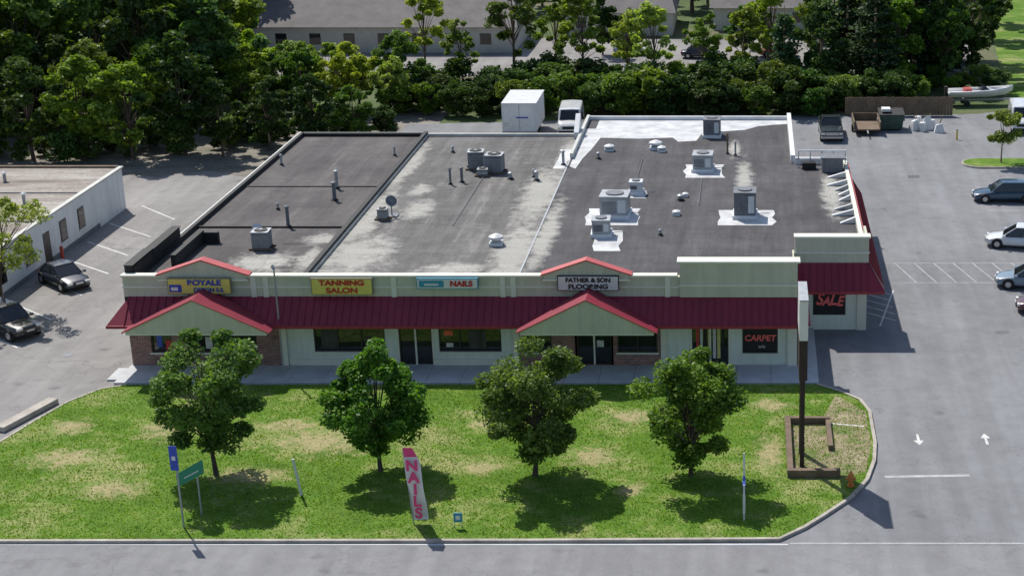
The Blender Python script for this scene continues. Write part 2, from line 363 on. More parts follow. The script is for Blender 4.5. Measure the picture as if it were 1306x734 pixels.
arrow(b,8.6,-10.4,-1); arrow(b,12.1,-10.3,1)
b.obj('parking_markings')
b=B(); b.cyl((0,0,0),(0,0,0.012),0.32,0.32,M_acdark,20); b.obj('manhole_cover',loc=(8.2,30,0))
b=B(); b.cyl((0,0,0),(0,0,0.012),0.35,0.35,M_acdark,20); b.obj('manhole_cover',loc=(-40.5,2,0))
b=B(); b.box(-0.5,0.5,-0.4,0.4,0,0.014,M_acdark)
for i in range(6): b.box(-0.45+i*0.16,-0.39+i*0.16,-0.36,0.36,0.0145,0.03,M_black)
b.obj('storm_drain',loc=(13.5,44,0))

# ------------------------------------------------------------------ strip mall
mall=empty('strip_mall_building')
def wall_open(b,x0,x1,y0,y1,z0,z1,ops,mat):
    x=x0
    for (a,c,za,zb) in sorted(ops):
        if a>x: b.box(x,a,y0,y1,z0,z1,mat)
        if za>z0: b.box(a,c,y0,y1,z0,za,mat)
        if zb<z1: b.box(a,c,y0,y1,zb,z1,mat)
        x=c
    if x<x1: b.box(x,x1,y0,y1,z0,z1,mat)
ops_brick1=[(-34.7,-33.5,0.9,2.4),(-32.4,-28.6,0.9,2.4)]
ops_a=[(-25.3,-21.2,0.95,2.4),(-20.4,-18.5,0.14,2.4),(-18.1,-14.5,0.95,2.4)]
ops_brick2=[(-13.1,-11.6,0.9,2.4),(-10.15,-8.15,0.14,2.4),(-7.8,-5.5,0.9,2.4)]
ops_b=[(-3.5,-1.4,0.14,2.55),(-0.6,1.45,0.85,2.5)]
w=B()
wall_open(w,-35.9,-27.0,0,0.3,0,3.2,ops_brick1,M_brick)
wall_open(w,-27.0,-13.6,0.04,0.3,0,3.2,ops_a,M_wallg)
wall_open(w,-13.6,-5.2,0,0.3,0,3.2,ops_brick2,M_brick)
wall_open(w,-5.2,2.5,0.04,0.3,0,3.2,ops_b,M_wallg)
for xx in (-27.2,-5.3,-13.8): w.box(xx,xx+0.35,-0.1,-0.002,0.0,3.1,M_cream2)
w.box(2.0,2.55,-0.12,0.03,0,3.1,M_cream2)
w.box(-26.8,-20.5,-0.03,0.038,0.13,0.5,M_cream2)
w.box(-18.4,-13.85,-0.03,0.038,0.13,0.5,M_cream2)
w.obj('front_wall',mall)
g=B()
for (a,c,za,zb) in ops_brick1+ops_a+ops_brick2+ops_b:
    g.box(a,c,0.16,0.19,za,zb,M_glass)
    fw=0.07
    g.box(a,a+fw,0.06,0.155,za,zb,M_alum); g.box(c-fw,c,0.06,0.155,za,zb,M_alum)
    g.box(a+fw,c-fw,0.06,0.155,zb-fw,zb,M_alum); g.box(a+fw,c-fw,0.06,0.155,za,za+fw,M_alum)
    n=max(1,round((c-a)/1.25))
    for i in range(1,n):
        xm=a+(c-a)*i/n; g.box(xm-0.035,xm+0.035,0.062,0.15,za+fw,zb-fw,M_alum)
    if za<0.3:
        g.box((a+c)/2-0.05,(a+c)/2+0.05,0.05,0.14,za,zb-fw-0.002,M_cream2)
        g.box(a-0.1,a,0.0,0.05,za,zb,M_cream2); g.box(c,c+0.1,0.0,0.05,za,zb,M_cream2)
    else: g.box(a-0.08,c+0.08,-0.06,-0.003,za-0.1,za,M_cream2)
g.obj('shop_windows',mall)
p=B()
M_blind=simple('blinds',(0.075,0.075,0.065),0.8,0.3,3)
M_posterR=simple('poster_red',(0.55,0.05,0.06),0.6,0.2,3); M_posterY=simple('poster_yellow',(0.6,0.55,0.2),0.6,0.2,3)
M_posterW=simple('poster_white',(0.6,0.6,0.58),0.6,0.2,3); M_blue=simple('sign_blue',(0.04,0.09,0.45),0.5,0.1,2)
M_orange=simple('letter_orange',(0.85,0.16,0.07),0.5,0.1,2); M_pink=simple('pink_vinyl',(0.72,0.06,0.2),0.5,0.12,2)
M_saler=simple('letter_coral',(0.9,0.16,0.16),0.5,0.1,2)
p.box(-24.9,-23.9,0.13,0.158,1.1,2.2,M_blind); p.box(-17.8,-17.3,0.13,0.158,1.9,2.2,M_orange)
p.box(-17.7,-17.3,0.12,0.128,1.2,1.45,M_posterW); p.box(-22.4,-21.9,0.12,0.158,1.2,1.8,M_blind)
p.box(-16.4,-15.4,0.13,0.158,1.1,2.2,M_blind)
p.box(-33.9,-33.6,0.12,0.158,1.0,1.6,M_posterR); p.box(-31.6,-31.2,0.12,0.158,1.1,1.8,M_posterW); p.box(-34.4,-34.1,0.12,0.158,1.2,1.9,M_blue)
p.box(-9.0,-8.6,0.12,0.138,1.2,1.6,M_posterW)
for i in range(4): p.box(-3.25+i*0.22,-3.1+i*0.22,0.125,0.158,0.5+0.1*(i%2),2.3,(M_posterR,M_posterW,M_dark,M_posterY)[i])
for i in range(3): p.box(-2.3+i*0.25,-2.12+i*0.25,0.125,0.158,0.5,2.3,(M_posterW,M_posterY,M_dark)[i])
p.obj('window_posters',mall)
s=B()
s.box(-35.55,-25.72,0.305,37.4,0,4.98,M_cream)
s.box(-25.71,-13.52,0.305,37.4,0,4.98,M_cream)
s.box(-13.51,2.5,0.305,43.4,0,4.98,M_cream)
s.box(2.505,3.1,6.8,43.4,0,4.98,M_cream)
s.box(3.105,6.9,6.75,28.4,0,4.9,M_cream)
s.obj('walls',mall)
r=B(); r.sheet([(-35.5,0.35),(-25.9,0.35),(-25.9,37.3),(-35.5,37.3)],4.99,M_roofL); r.obj('roof_left',mall)
r=B(); r.sheet([(-25.6,0.35),(-13.6,0.35),(-13.6,37.3),(-25.6,37.3)],4.99,M_roofM); r.obj('roof_middle',mall)
r=B(); r.sheet([(-13.58,0.35),(2.4,0.35),(2.4,6.9),(6.8,6.9),(6.8,28.3),(3.0,28.3),(3.0,43.3),(-13.5,43.3)],4.99,M_roofR); r.obj('roof_right',mall)
rng=random.Random(5)
def ragged(x0,x1,y0,y1,n,amp):
    L=[(x0+rng.uniform(-amp,amp),y0+(y1-y0)*i/n) for i in range(n+1)]
    Q=[(x1+rng.uniform(-amp,amp),y1-(y1-y0)*i/n) for i in range(n+1)]
    return L+Q
r=B()
r.sheet([(-12.6,36.9),(-9,36.5),(-6.3,36.9),(-5.8,35.5),(-4.4,35.8),(-4.0,38.6),(-0.6,39.6),(0.5,41.0),(2.8,41.8),(2.8,43.2),(-12.6,43.2)],4.996,M_white_roof)
r.sheet([(-13.4,27.6),(-12.9,27.0),(-12.7,30),(-12.3,33),(-11.9,37.4),(-12.2,40),(-13.39,40)],4.997,M_white_roof)
r.sheet(ragged(-14.6,-13.66,27.0,33.0,6,0.15),4.996,M_white_roof)
r.obj('roof_coating_white',mall)
c=B()
c.box(-35.75,-35.4,0.4,37.5,4.99,5.3,M_black); c.box(-35.72,-35.6,0.4,37.5,5.301,5.33,M_copl)
c.box(-35.7,-25.7,37.25,37.5,5.0,5.25,M_black); c.box(-35.7,-25.9,37.51,37.56,5.1,5.28,M_copl)
c.box(-25.9,-25.62,0.4,37.5,4.995,5.38,M_black); c.box(-25.615,-25.57,0.4,37.4,4.995,5.2,M_copl)
c.box(-25.55,-13.6,37.25,37.5,5.0,5.22,M_copl)
c.box(-35.4,-25.91,11.6,11.75,4.995,5.1,M_black); c.box(-35.4,-25.91,21.8,21.95,4.995,5.05,M_black)
c.box(-13.62,-13.4,30,43.4,4.995,5.4,M_copl)
c.box(-13.63,-13.53,0.6,29.95,4.993,5.02,M_greymetal)
c.box(-13.4,3.1,43.2,43.45,5.0,5.3,M_white)
c.box(2.8,3.12,28.6,43.18,4.995,5.6,M_white)
c.box(3.13,6.9,28.2,28.45,4.995,5.5,M_white)
c.box(6.62,6.88,7.1,28.18,4.98,5.35,M_cream2)
c.hexa([(-14.0,36.5,5.0),(-13.63,36.5,5.0),(-13.63,38.4,5.0),(-14.0,38.4,5.0)],[(-14.0,36.5,5.5),(-13.63,36.5,5.5),(-13.63,38.4,6.6),(-14.0,38.4,6.6)],M_white)
c.box(-35.9,-35.45,0.5,3.8,5.331,6.0,M_black); c.box(-35.9,-35.45,3.9,8.6,5.331,5.95,M_black)
c.box(-35.45,-35.40,0.6,3.7,5.331,5.9,M_dark); c.box(-35.95,-35.4,0.45,3.8,6.001,6.03,M_black); c.box(-35.95,-35.4,3.85,8.7,5.951,5.98,M_black)
c.box(-34.2,-33.9,3.2,8.4,4.995,5.8,M_black); c.box(-33.9,-33.0,8.2,8.5,4.995,5.7,M_black)
c.obj('roof_parapets',mall)
q=B()
for i in range(5):
    xx=3.3+i*0.85; q.box(xx,xx+0.08,27.3,27.38,5.0,6.2,M_whitemetal)
q.box(3.3,6.8,27.28,27.4,6.2,6.28,M_whitemetal); q.box(3.3,6.8,27.3,27.38,5.6,5.66,M_whitemetal)
q.box(5.0,6.5,25.8,27.2,5.0,6.0,M_acdark); q.box(4.9,6.6,25.7,27.22,6.0,6.1,M_acdark)
q.box(3.6,4.6,26.6,27.2,5.0,5.5,M_dark)
q.obj('roof_railing',mall)
q=B()
yy=12.5
for i in range(8):
    xa=5.5+rng.uniform(-0.3,0.5); q.hexa([(xa,yy,5.0),(6.6,yy+0.15,5.0),(6.6,yy+0.4,5.0),(xa,yy+0.3,5.0)],[(xa,yy,5.05),(6.6,yy+0.15,5.4),(6.6,yy+0.4,5.4),(xa,yy+0.3,5.05)],(M_whitemetal,M_greymetal)[i%3==2]); yy+=rng.uniform(1.2,2.3)
q.obj('parapet_braces',mall)
f=B()
f.box(-35.9,-1.6,0.0,0.3,4.3,5.5,M_cream)
f.box(-4.15,2.55,-0.1,-0.003,4.3,6.35,M_cream)
f.box(-4.15,2.55,0.305,0.6,5.5,6.35,M_cream); f.box(-1.6,2.5,0.0,0.3,4.3,5.5,M_cream); f.box(-4.15,2.55,-0.002,0.304,5.502,6.35,M_cream)
f.box(-4.3,2.7,-0.22,0.7,6.351,6.46,M_cream2)
f.box(-35.98,-4.31,-0.1,0.42,5.501,5.6,M_cream2)
f.box(-35.95,-4.16,-0.05,-0.002,4.85,4.95,M_cream2)
f.box(-4.2,2.6,-0.15,-0.102,4.95,5.06,M_cream2)
for xx in (-28.6,-27.9,-20.6,-14.4,-13.8,-5.0): f.box(xx,xx+0.3,-0.07,-0.003,4.3,5.5,M_cream2)
f.box(-35.9,-35.56,0.302,2.4,3.2,5.5,M_cream)
f.box(-35.9,2.5,0.002,0.3,3.2,4.298,M_dark)
for (xc,hw) in ((-31.25,2.45),(-9.45,2.4)):
    f.xprism([(xc-hw,5.35),(xc+hw,5.35),(xc+hw,5.68),(xc,6.5),(xc-hw,5.68)],-0.16,0.42,M_cream)
    for sg in (-1,1):
        f.xprism([(xc,6.5),(xc,6.57),(xc+sg*(hw+0.2),5.68),(xc+sg*(hw+0.2),5.61)],-0.24,0.45,M_redtrim)
    f.box(xc-hw-0.1,xc+hw+0.1,-0.22,-0.162,5.3,5.42,M_cream2)
f.obj('front_parapet',mall)
f=B()
wall_open(f,3.11,6.95,6.4,6.74,0,4.3,[(3.7,5.7,0.95,2.7)],M_wallg)
f.box(2.56,7.05,6.3,6.8,4.35,5.9,M_cream); f.box(2.5,7.15,6.2,6.95,5.901,6.02,M_cream2); f.box(2.5,7.1,6.22,6.298,4.95,5.05,M_cream2)
f.box(6.4,6.98,6.3,6.398,0,4.2,M_cream2)
f.box(6.9,7.05,6.81,9.5,4.35,5.75,M_cream); f.box(6.91,7.04,9.52,28.3,4.35,5.1,M_redtrim)
f.box(3.75,5.65,6.5,6.55,0.95,2.7,M_glass)
f.obj('wing_front',mall)
m=B()
def mansard_front(b,x0,x1,ye,ze,yt,zt,hipL=False,hipR=False,t=0.12):
    e0=x0-(1.0 if hipL else 0); e1=x1+(1.0 if hipR else 0)
    b.add([(e0,ye,ze),(e1,ye,ze),(x1,yt,zt),(x0,yt,zt),(e0,ye+0.05,ze-t),(e1,ye+0.05,ze-t),(x1,yt-0.001,ze-t),(x0,yt-0.001,ze-t)],
      [(0,1,2,3),(4,7,6,5),(0,4,5,1),(1,5,6,2),(0,3,7,4),(3,2,6,7)],M_red)
    n=int((x1-x0)/0.42)
    for i in range(n+1):
        xx=x0+(x1-x0)*i/n
        q=0.018
        b.hexa([(xx-q,ye,ze+0.001),(xx+q,ye,ze+0.001),(xx+q,yt,zt+0.001),(xx-q,yt,zt+0.001)],
               [(xx-q,ye-0.035,ze+0.04),(xx+q,ye-0.035,ze+0.04),(xx+q,yt-0.035,zt+0.03),(xx-q,yt-0.035,zt+0.03)],M_red)
    b.box(e0,e1,ye-0.06,ye-0.002,ze-0.15,ze+0.02,M_redlip)
mansard_front(m,-35.6,2.5,-1.35,3.0,-0.01,4.32,hipL=True)
mansard_front(m,2.62,7.0,5.2,2.85,6.29,4.34,hipR=True)
m.add([(-36.6,-1.35,3.0),(-35.6,-0.01,4.32),(-35.91,2.5,4.32),(-36.6,2.5,3.0)],[(0,1,2,3)],M_red)
m.add([(8.0,5.2,2.85),(7.06,6.29,4.34),(7.06,28.3,4.34),(8.0,28.3,2.85),(7.06,28.3,2.75),(7.06,6.29,2.75)],[(0,3,2,1),(0,5,4,3),(3,4,2)],M_red)
for i in range(50):
    yy=6.6+i*0.43
    m.hexa([(8.0,yy,2.86),(8.0,yy+0.04,2.86),(7.06,yy+0.04,4.35),(7.06,yy,4.35)],[(8.04,yy,2.9),(8.04,yy+0.04,2.9),(7.1,yy+0.04,4.38),(7.1,yy,4.38)],M_red)
m.add([(3.3,-1.35,3.0),(2.5,-0.01,4.32),(2.5,5.9,4.32),(3.3,5.9,3.0),(2.5,5.9,2.9),(2.5,-1.3,2.9)],[(0,3,2,1),(0,5,4,3),(0,1,5)],M_red)
m.obj('mansard_roof',mall)
m=B()
for (xc,hw) in ((-31.2,3.95),(-9.3,3.75)):
    yf=-2.35; zb=3.0; zp=4.85
    m.xprism([(xc-hw,zb-0.12),(xc+hw,zb-0.12),(xc+hw,zb),(xc,zp),(xc-hw,zb)],yf,yf+0.15,M_cream)
    for sg in (-1,1):
        xe=xc+sg*(hw+0.2)
        a=[(xc,yf-0.05,zp+0.02),(xe,yf-0.05,zb-0.07),(xe,-1.2,zb-0.07),(xc,-0.02,zp+0.02)]
        bb=[(x,y,z+0.06) for x,y,z in a]
        m.hexa(a,bb,M_red)
        m.hexa([(xc,yf-0.09,zp+0.02),(xe,yf-0.09,zb-0.08),(xe,yf-0.052,zb-0.08),(xc,yf-0.052,zp+0.02)],[(xc,yf-0.09,zp+0.10),(xe,yf-0.09,zb+0.0),(xe,yf-0.052,zb+0.0),(xc,yf-0.052,zp+0.10)],M_redtrim)
    m.box(xc-hw,xc+hw,yf+0.01,-0.1,zb-0.2,zb-0.121,M_cream2)
m.obj('porch_gables',mall)
m=B(); m.cyl((-26.9,-1.0,0.1),(-26.9,-1.0,6.3),0.05,0.05,M_greymetal); m.cyl((-26.9,-1.0,6.3),(-27.0,-0.9,6.45),0.09,0.09,M_greymetal); m.obj('service_mast',mall)

# signs
M_yel=simple('sign_yellow',(0.72,0.62,0.14),0.5,0.08,2); M_signw=simple('sign_white',(0.7,0.7,0.68),0.5,0.08,2)
M_frame=simple('sign_frame',(0.25,0.22,0.14),0.5,0.1,2); M_txtR=simple('letter_red',(0.5,0.03,0.03),0.5,0.08,2); M_txtB=simple('letter_blue',(0.03,0.06,0.4),0.5,0.1,2)
M_txtK=simple('letter_black',(0.02,0.02,0.025),0.5,0.1,2); M_teal=simple('sign_teal',(0.05,0.3,0.4),0.5,0.1,2)
def sign(x0,x1,z0,z1,face,y=-0.30,frame=M_frame):
    e=empty('shop_sign',((x0+x1)/2,y,(z0+z1)/2)); hw=(x1-x0)/2; hh=(z1-z0)/2
    b=B(); b.box(-hw,hw,0,0.2,-hh,hh,frame); b.box(-hw+0.05,hw-0.05,-0.02,-0.001,-hh+0.05,hh-0.05,face)
    b.obj('sign_box',e,bevel=0.01); return e
e=sign(-33.2,-29.6,4.6,5.55,M_yel,y=-0.45)
text('letters','BOYALE',0.3,-0.03,0.21,0.44,M_txtB,e,sx=1.2,bold=0.018); text('letters_small','DESIGN S.S.',0.55,-0.03,-0.22,0.34,M_txtB,e,sx=1.0,bold=0.01)
b=B(); b.box(-1.7,-1.0,-0.03,-0.021,-0.35,0.1,M_txtB); b.box(-1.6,-1.2,-0.04,-0.031,-0.25,-0.05,M_signw); b.obj('logo',e)
e=sign(-25.1,-21.6,4.5,5.5,M_yel)
text('letters','TANNING',0,-0.03,0.22,0.43,M_txtR,e,sx=1.3,bold=0.018); text('letters_small','SALON',0,-0.03,-0.23,0.43,M_txtR,e,sx=1.3,bold=0.015)
e=sign(-19.1,-15.6,4.85,5.5,M_signw,frame=M_teal)
text('letters','NAILS',0.8,-0.03,0,0.44,M_txtR,e,sx=1.1,bold=0.02)
b=B(); b.box(-1.6,-0.2,-0.03,-0.021,-0.2,0.2,M_teal); b.box(-1.3,-0.5,-0.04,-0.031,-0.1,0.02,M_signw); b.obj('logo',e)
e=sign(-11.1,-7.6,4.75,5.65,M_signw,frame=M_txtK)
text('letters','FATHER & SON',0,-0.03,0.19,0.36,M_txtK,e,sx=1.05,bold=0.014); text('letters_small','FLOORING',0,-0.03,-0.2,0.38,M_txtK,e,sx=1.2,bold=0.014)
e=empty('window_sign',(0.42,0.02,1.68)); b=B(); b.box(-0.95,0.95,0,0.04,-0.7,0.7,M_dark); b.obj('board',e)
text('letters','CARPET',0,-0.03,0.1,0.5,M_saler,e,sx=1.0,bold=0.015,shear=0.1); text('letters_small','sale',0.1,-0.03,-0.4,0.28,M_posterW,e)
e=empty('window_sign',(4.7,6.36,1.85)); b=B(); b.box(-0.95,0.95,0,0.03,-0.8,0.8,M_dark); b.obj('board',e)
for i,ch in enumerate('SALE'): text('letter_'+ch,ch,-0.63+i*0.42,-0.03,0.12-(i%2)*0.12,(1.05,0.8,1.1,0.9)[i],M_saler,e,sx=0.85,bold=0.03,shear=0.3)

# ------------------------------------------------------------------ rooftop equipment
def ac_unit(x,y,w,d,h,mat=M_greymetal):
    b=B()
    b.box(-w/2-0.1,w/2+0.1,-d/2-0.1,d/2+0.1,0,0.25,M_white)
    b.box(-w/2,w/2,-d/2,d/2,0.25,h,mat)
    b.box(-w/2-0.04,w/2+0.04,-d/2-0.04,d/2+0.04,h,h+0.08,mat)
    b.cyl((0,0,h+0.08),(0,0,h+0.16),min(w,d)*0.33,min(w,d)*0.33,M_acdark,16)
    for i in range(6):
        z=0.4+(h-0.6)*i/6; b.box(-w*0.42,w*0.1,-d/2-0.02,-d/2-0.002,z,z+0.06,M_acdark)
    b.box(w*0.16,w*0.44,-d/2-0.015,-d/2-0.002,0.4,h-0.15,M_whitemetal)
    b.cyl((w/2+0.1,0.2,0.1),(w/2+0.9,0.5,0.1),0.03,0.03,M_greymetal,6)
    o=b.obj('rooftop_air_conditioner',loc=(x,y,4.995),rot=R(random.uniform(-3,3)))
def pad(x0,x1,y0,y1):
    b=B(); pts=ragged(x0,x1,y0,y1,4,0.16); b.sheet(pts,5.0,M_white_roof); b.obj('roof_patch',mall)
pad(-10.9,-7.5,12.2,16.2); ac_unit(-9.0,14.6,1.8,1.8,1.4,M_greymetal)
pad(-9.8,-8.1,6.6,11.0); ac_unit(-9.5,10.0,1.1,1.2,1.05,M_greymetal)
pad(-2.2,1.4,12.2,15.8); ac_unit(-0.5,14.4,1.4,1.6,1.7,M_acdark)
pad(-4.9,-2.1,24.3,28.2); ac_unit(-3.6,26.6,1.4,1.6,1.2,M_greymetal)
ac_unit(-3.2,37.4,1.3,1.5,1.4,M_acdark)
pad(-8.6,-7.3,18.8,20.8); ac_unit(-8.0,20.0,0.85,0.85,0.85,M_whitemetal)
def condenser(x,y,w,h):
    b=B(); b.box(-w/2,w/2,-w/2,w/2,0.12,h,M_acdark); b.box(-w/2-0.03,w/2+0.03,-w/2-0.03,w/2+0.03,h,h+0.05,M_greymetal)
    b.cyl((0,0,h+0.05),(0,0,h+0.1),w*0.4,w*0.4,M_black,16); b.cyl((0,0,h+0.1),(0,0,h+0.13),w*0.12,w*0.12,M_greymetal,10)
    b.box(-w/2-0.2,w/2+0.2,-w/2,-w/2+0.12,0,0.12,M_wood); b.box(-w/2-0.2,w/2+0.2,w/2-0.12,w/2,0,0.12,M_wood)
    for i in range(7):
        z=0.2+(h-0.3)*i/7; b.box(-w/2-0.012,w/2+0.012,-w/2-0.012,w/2+0.012,z,z+0.03,M_greymetal)
    b.obj('rooftop_condenser',loc=(x,y,4.995),rot=R(random.uniform(-6,6)))
condenser(-20.1,27.0,1.1,1.3); condenser(-18.6,26.0,1.2,1.3); condenser(-19.3,24.9,0.7,0.5)
condenser(-30.0,7.2,1.0,1.1); condenser(-24.0,13.6,0.6,0.7)
def pipe(x,y,h,r=0.09,mat=M_greymetal):
    b=B(); b.cyl((0,0,0),(0,0,0.12),r*2.2,r*1.3,M_black); b.cyl((0,0,0.1),(0,0,h),r,r,mat)
    b.cyl((0,0,h),(0,0,h+0.06),r*1.6,r*1.5,mat); b.cyl((0,0,h+0.06),(0,0,h+0.14),r*1.5,r*0.3,mat)
    b.obj('roof_vent_pipe',loc=(x,y,4.99))
for a in ((-21.2,22.5,1.1,.08,M_acdark),(-20.5,23.1,1.0,.1,M_acdark),(-28.9,21.4,1.2,.11),(-28.3,18.3,1.2,.13,M_acdark),(-29.7,11.9,1.3,.11,M_acdark),(-34.6,28.1,0.7,.08),(-13.9,28.1,1.0,.1),
          (-15.3,23.6,0.6,.12),(-15.6,24.5,0.5,.08),(-1.9,31.5,1.5,.07,M_wood),(-1.3,31.0,1.0,.07),(-26.9,31,0.6,.07),(-17.2,24.0,0.4,.12),(-4.9,18.3,0.3,.15),(-11.5,30,.4,.1),(-22.7,32,.4,.08),(-5.8,10,.3,.08),(-31.5,16,.35,.07)): pipe(*a)
def mushroom(x,y,r,h):
    b=B(); b.box(-r,r,-r,r,0,0.2,M_white); b.cyl((0,0,0.2),(0,0,h*0.6),r*0.7,r*0.7,M_greymetal,14); b.cyl((0,0,h*0.6),(0,0,h*0.8),r*1.15,r*1.1,M_whitemetal,16); b.cyl((0,0,h*0.8),(0,0,h),r*1.1,r*0.4,M_whitemetal,16)
    b.obj('roof_exhaust_vent',loc=(x,y,4.995))
mushroom(-15.8,7.9,0.4,0.7); mushroom(-7.4,33,0.45,0.7); mushroom(-6.9,32.2,0.3,0.45); mushroom(-10.9,32.5,0.35,.5); mushroom(-5.0,14.6,0.25,.35); mushroom(-4.6,19.2,.2,.3)
b=B()
b.cyl((0,0,0),(0,0,0.9),0.05,0.05,M_greymetal); b.cyl((0,0,0.9),(0.15,-0.35,1.1),0.04,0.04,M_greymetal)
b.cyl((0,-0.05,1.0),(0.05,-0.13,1.06),0.2,0.38,M_acdark,18); b.box(-0.4,0.4,-0.4,0.4,0,0.08,M_acdark)
b.obj('satellite_dish',loc=(-23.6,14.4,4.995))
b=B(); b.cyl((0,0,0),(0,0,0.9),0.04,0.04,M_greymetal); b.cyl((0,-0.05,0.9),(0.05,-0.13,0.96),0.12,0.32,M_whitemetal,18); b.obj('satellite_dish',loc=(-30.6,8.4,4.995))
b=B()
for (x0,y0,x1,y1) in ((-8.2,21,-8.2,30),(-3.6,17,-3.6,24),(-19.2,12,-19.2,24.5),(-29,8,-26,8)): b.cyl((x0,y0,5.06),(x1,y1,5.06),0.022,0.022,M_acdark,6)
b.obj('roof_conduits',mall)

# ------------------------------------------------------------------ west building
wb=empty('flat_roofed_building')
b=B()
M_whitew=weathered_wall('white_block_wall',(0.76,0.77,0.78))
b.box(-80,-48.85,5,34.2,0,3.2,M_whitew)
wops=[(7,8.2),(12,13.2),(16.2,17.4),(22.0,23.1),(25.2,26.3)]
for a,c in wops:
    b.box(-48.849,-48.80,a,c,0.9,2.4,M_alum); b.box(-48.80,-48.79,a+0.1,c-0.1,1.0,2.3,M_glass); b.box(-48.80,-48.76,a-0.08,c+0.08,0.8,0.9,M_white)
b.box(-48.848,-48.80,19.2,20.2,0.05,2.3,M_alum)
b.box(-48.848,-48.82,5,28.9,0.0,0.35,M_acdark)
b.obj('walls',wb)
def oldroof():
    m,nt,bs=newmat('weathered_flat_roof'); big=noise(nt,0.2,6,0.7,stretch=(0.3,2,1)); fine=noise(nt,3,5,0.8)
    c=ramp(nt,big,[(0.3,(0.10,0.08,0.065)),(0.45,(0.24,0.20,0.17)),(0.6,(0.42,0.39,0.35))]); c=mix(nt,c,ramp(nt,fine,[(0.3,0.6),(0.7,1.15)]),1,'MULTIPLY')
    nt.links.new(c,bs.inputs['Base Color']); bs.inputs['Roughness'].default_value=0.85; return m
M_old=oldroof()
b=B(); b.box(-80,-49.1,5.2,34.0,3.201,3.26,M_old); b.box(-49.09,-48.75,4.8,34.35,3.2,3.34,M_copl); b.box(-80,-49.1,34.01,34.35,3.2,3.4,M_wood)
for yy in (12,19,26.5): b.box(-80,-49.1,yy,yy+0.12,3.262,3.33,M_acdark)
b.obj('flat_roof',wb)
b=B()
for x,y in ((-56,30),(-52,24),(-60,22),(-53,17)): b.cyl((x,y,3.2),(x,y,3.9),0.12,0.12,M_greymetal); b.cyl((x,y,3.9),(x,y,4.0),0.25,0.1,M_greymetal)
b.obj('roof_vents',wb)
b=B(); b.cyl((0,0,0),(0,0,1.0),0.12,0.12,simple('bollard_red',(0.5,0.06,0.04),0.5),12); b.cyl((0,0,1.0),(0,0,1.08),0.12,0.03,M_redtrim,12); b.obj('bollard',loc=(-48.3,20.6,0))

# ------------------------------------------------------------------ vehicles
M_light=simple('lamp_lens',(0.7,0.7,0.68),0.15,0.05,3); M_tail=simple('tail_lens',(0.4,0.02,0.02),0.2,0.05,3); M_chrome=simple('wheel_alloy',(0.5,0.5,0.52),0.3,0.1,3,metal=0.7)
def loft(b,sts,mat):
    rings=[]
    for x,h in sts:
        ring=[(x,y,z) for y,z in h]+[(x,-y,z) for y,z in h[::-1][1:-1]]
        rings.append(ring)
    k=len(rings[0]); vs=[p for r_ in rings for p in r_]; fs=[]
    for i in range(len(rings)-1):
        for j in range(k): fs.append((i*k+j,i*k+(j+1)%k,(i+1)*k+(j+1)%k,(i+1)*k+j))
    fs.append(tuple(range(k))); fs.append(tuple(range((len(rings)-1)*k,len(rings)*k)))
    b.add(vs,fs,mat)
def wheels(b,xs,w,r):
    for x in xs:
        for sg in (-1,1):
            y=sg*(w-0.11)
            b.cyl((x,y-0.11,r),(x,y+0.11,r),r,r,M_rubber,18)
            b.cyl((x,y+sg*0.111,r),(x,y+sg*0.125,r),r*0.62,r*0.55,M_chrome,12)
